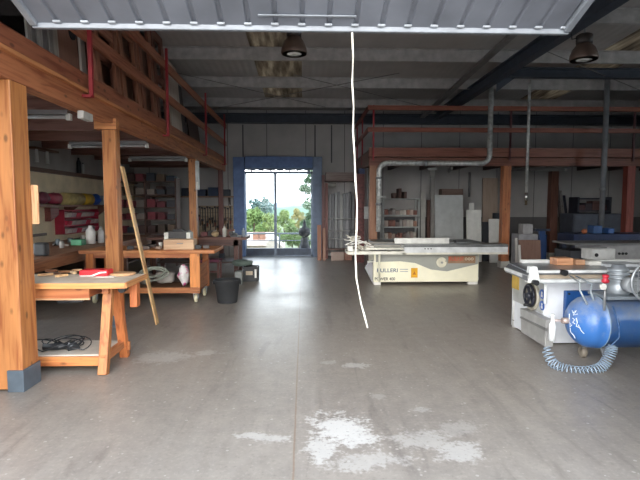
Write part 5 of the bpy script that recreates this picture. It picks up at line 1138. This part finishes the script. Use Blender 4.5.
# trees
def leafmat(c1, c2):
    mt, nt, b = base('leaves'); oi = N(nt, 'ShaderNodeNewGeometry'); n = N(nt, 'ShaderNodeTexNoise', Scale=1.1, Detail=4.0); nt.links.new(oi.outputs['Position'], n.inputs['Vector'])
    nt.links.new(ramp(nt, n.outputs['Fac'], [(.35, tuple(v * .45 for v in lin(c1))), (.65, tuple(v * .5 for v in lin(c2)))]), b.inputs['Base Color']); b.inputs['Roughness'].default_value = .7
    b.inputs['Specular IOR Level'].default_value = .3; return mt
def tree(px, ptop, pbot, wpx, Y, c1, c2, label, seed, n_=2600, gz=-6, dens=1):
    rnd = random.Random(seed); q = at_y(px, ptop, Y); zt = q.z; zb = at_y(px, pbot, Y).z; W2 = wpx / F * Y / 2
    t = thing('tree', label, 'tree', (q.x, Y, gz), 'trees beyond the terrace')
    MB().sweep([((q.x, Y, gz), W2 * .13), ((q.x + W2 * .05, Y, (zb + gz) / 2), W2 * .1), ((q.x, Y, (zb + zt) / 2), W2 * .05), ((q.x, Y, zt - .3), W2 * .015)], 10).build('trunk', paint('5a4a3c', .9), t)
    fo = MB(); cl = []
    for k in range(26):
        a = rnd.uniform(0, 6.283); v = rnd.random(); prof_ = math.sin(math.pi * min(1, .18 + v * .80)) ** .7
        rr = W2 * prof_ * math.sqrt(rnd.random()) * .85; cl.append((Vector((q.x + rr * math.cos(a), Y + rr * math.sin(a), zb + (zt - zb) * (.08 + .86 * v))), W2 * rnd.uniform(.2, .36)))
    s_ = W2 * .085
    for k in range(n_):
        c, R = cl[k % 26]; d_ = Vector((rnd.gauss(0, 1), rnd.gauss(0, 1), rnd.gauss(0, .85))).normalized() * R * rnd.uniform(.6, 1.05); p = c + d_
        u = Vector((rnd.gauss(0, 1), rnd.gauss(0, 1), rnd.gauss(0, 1))).normalized(); w = u.orthogonal().normalized(); L_ = s_ * rnd.uniform(.6, 1.3)
        f = [fo.bm.verts.new(p + u * L_), fo.bm.verts.new(p + w * L_ * .55), fo.bm.verts.new(p - u * L_), fo.bm.verts.new(p - w * L_ * .55)]; fo.bm.faces.new(f)
    me = bpy.data.meshes.new('foliage'); o0 = wloc(t)
    for v in fo.bm.verts: v.co -= o0
    fo.bm.to_mesh(me); fo.bm.free(); o = bpy.data.objects.new('foliage', me); COL.objects.link(o); o.parent = t; me.materials.append(leafmat(c1, c2))
tree(256, 198, 240, 34, 48, '5f7a72', '88a39a', 'dark bluish tree at upper left of the left door pane', 1)
tree(266, 197, 240, 26, 52, '67837a', '90aaa0', 'bluish round tree behind the door centre post at left', 2)
tree(254, 211, 243, 36, 37, '6f8f4a', 'a3bd72', 'bright green bushy tree low in the left door pane', 3, 3200)
tree(268, 214, 243, 24, 33.5, '7f9a4c', 'b5c77e', 'yellow-green bush just left of the door centre post', 4, 3000)
tree(284, 211, 243, 26, 40, '78954a', 'aec27a', 'light green tree just right of the door centre post', 5, 3000)
tree(298, 207, 240, 20, 45, '9a9a4e', 'c9b77e', 'yellowish tree in the middle of right door pane', 6, 2600)
tree(292, 225, 246, 26, 22.5, '6a8a44', '98b368', 'low round bush behind the terrace railing', 7, 2600)
tree(312, 166, 240, 30, 24, '5d8058', '8fae84', 'tall leafy tree filling right edge of the door view', 8, 4200)
tree(308, 218, 246, 20, 25, '557a48', '86a56a', 'green bush behind the dark ornament', 9, 2400)
tree(240, 205, 243, 22, 42, '6a8b52', '95b07a', 'green tree at far left edge of door view', 10)
# hills
def hills(Y, pts, col, nm):
    mb = MB(); a = [at_y(x, y, Y) for x, y in pts]
    poly = [(p.x, Y, p.z) for p in a]; poly = [(a[0].x, Y, -30)] + poly + [(a[-1].x, Y, -30)]
    mb.prism(poly, (0, Y * .4, 0)); struct(mb.build(nm, paint(col, .95, 0, .08, .02)))
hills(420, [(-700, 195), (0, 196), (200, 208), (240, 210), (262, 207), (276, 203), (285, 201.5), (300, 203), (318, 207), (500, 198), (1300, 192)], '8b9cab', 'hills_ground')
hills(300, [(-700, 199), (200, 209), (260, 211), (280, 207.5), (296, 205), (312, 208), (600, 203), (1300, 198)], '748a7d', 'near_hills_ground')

# ================================================================== LIGHT
w = bpy.data.worlds.new('sky'); SC.world = w; w.use_nodes = True; nt = w.node_tree; bg = nt.nodes['Background']
tc = N(nt, 'ShaderNodeTexCoord'); sep = N(nt, 'ShaderNodeSeparateXYZ'); nt.links.new(tc.outputs['Generated'], sep.inputs[0])
c = ramp(nt, sep.outputs['Z'], [(0, (.86, .93, 1, 1)), (.06, (.97, .985, 1, 1)), (.22, (1, 1, 1, 1)), (.5, (.62, .7, .8, 1)), (1, (.34, .44, .6, 1))])
nt.links.new(c, bg.inputs[0]); bg.inputs[1].default_value = SKY
su = bpy.data.lights.new('low_sky_glow', 'SUN'); su.energy = SUN; su.angle = math.radians(55); su.color = (1, .95, .88)  # broad lamp standing in for the bright low sky behind the camera
so = bpy.data.objects.new('low_sky_glow', su); COL.objects.link(so); so.location = (8, -12, 14)
d_ = Vector((.22, 1, -math.tan(math.radians(19)))); so.rotation_euler = d_.to_track_quat('-Z', 'Y').to_euler()
SC.view_settings.view_transform = 'Standard'; SC.view_settings.look = 'None'; SC.view_settings.exposure = EXPO; SC.view_settings.gamma = 1; SC.view_settings.use_curve_mapping = False
cy = SC.cycles; cy.max_bounces = 10; cy.diffuse_bounces = 6; cy.glossy_bounces = 4; cy.transparent_max_bounces = 16; cy.sample_clamp_indirect = 6; cy.use_denoising = True
bpy.context.view_layer.update()
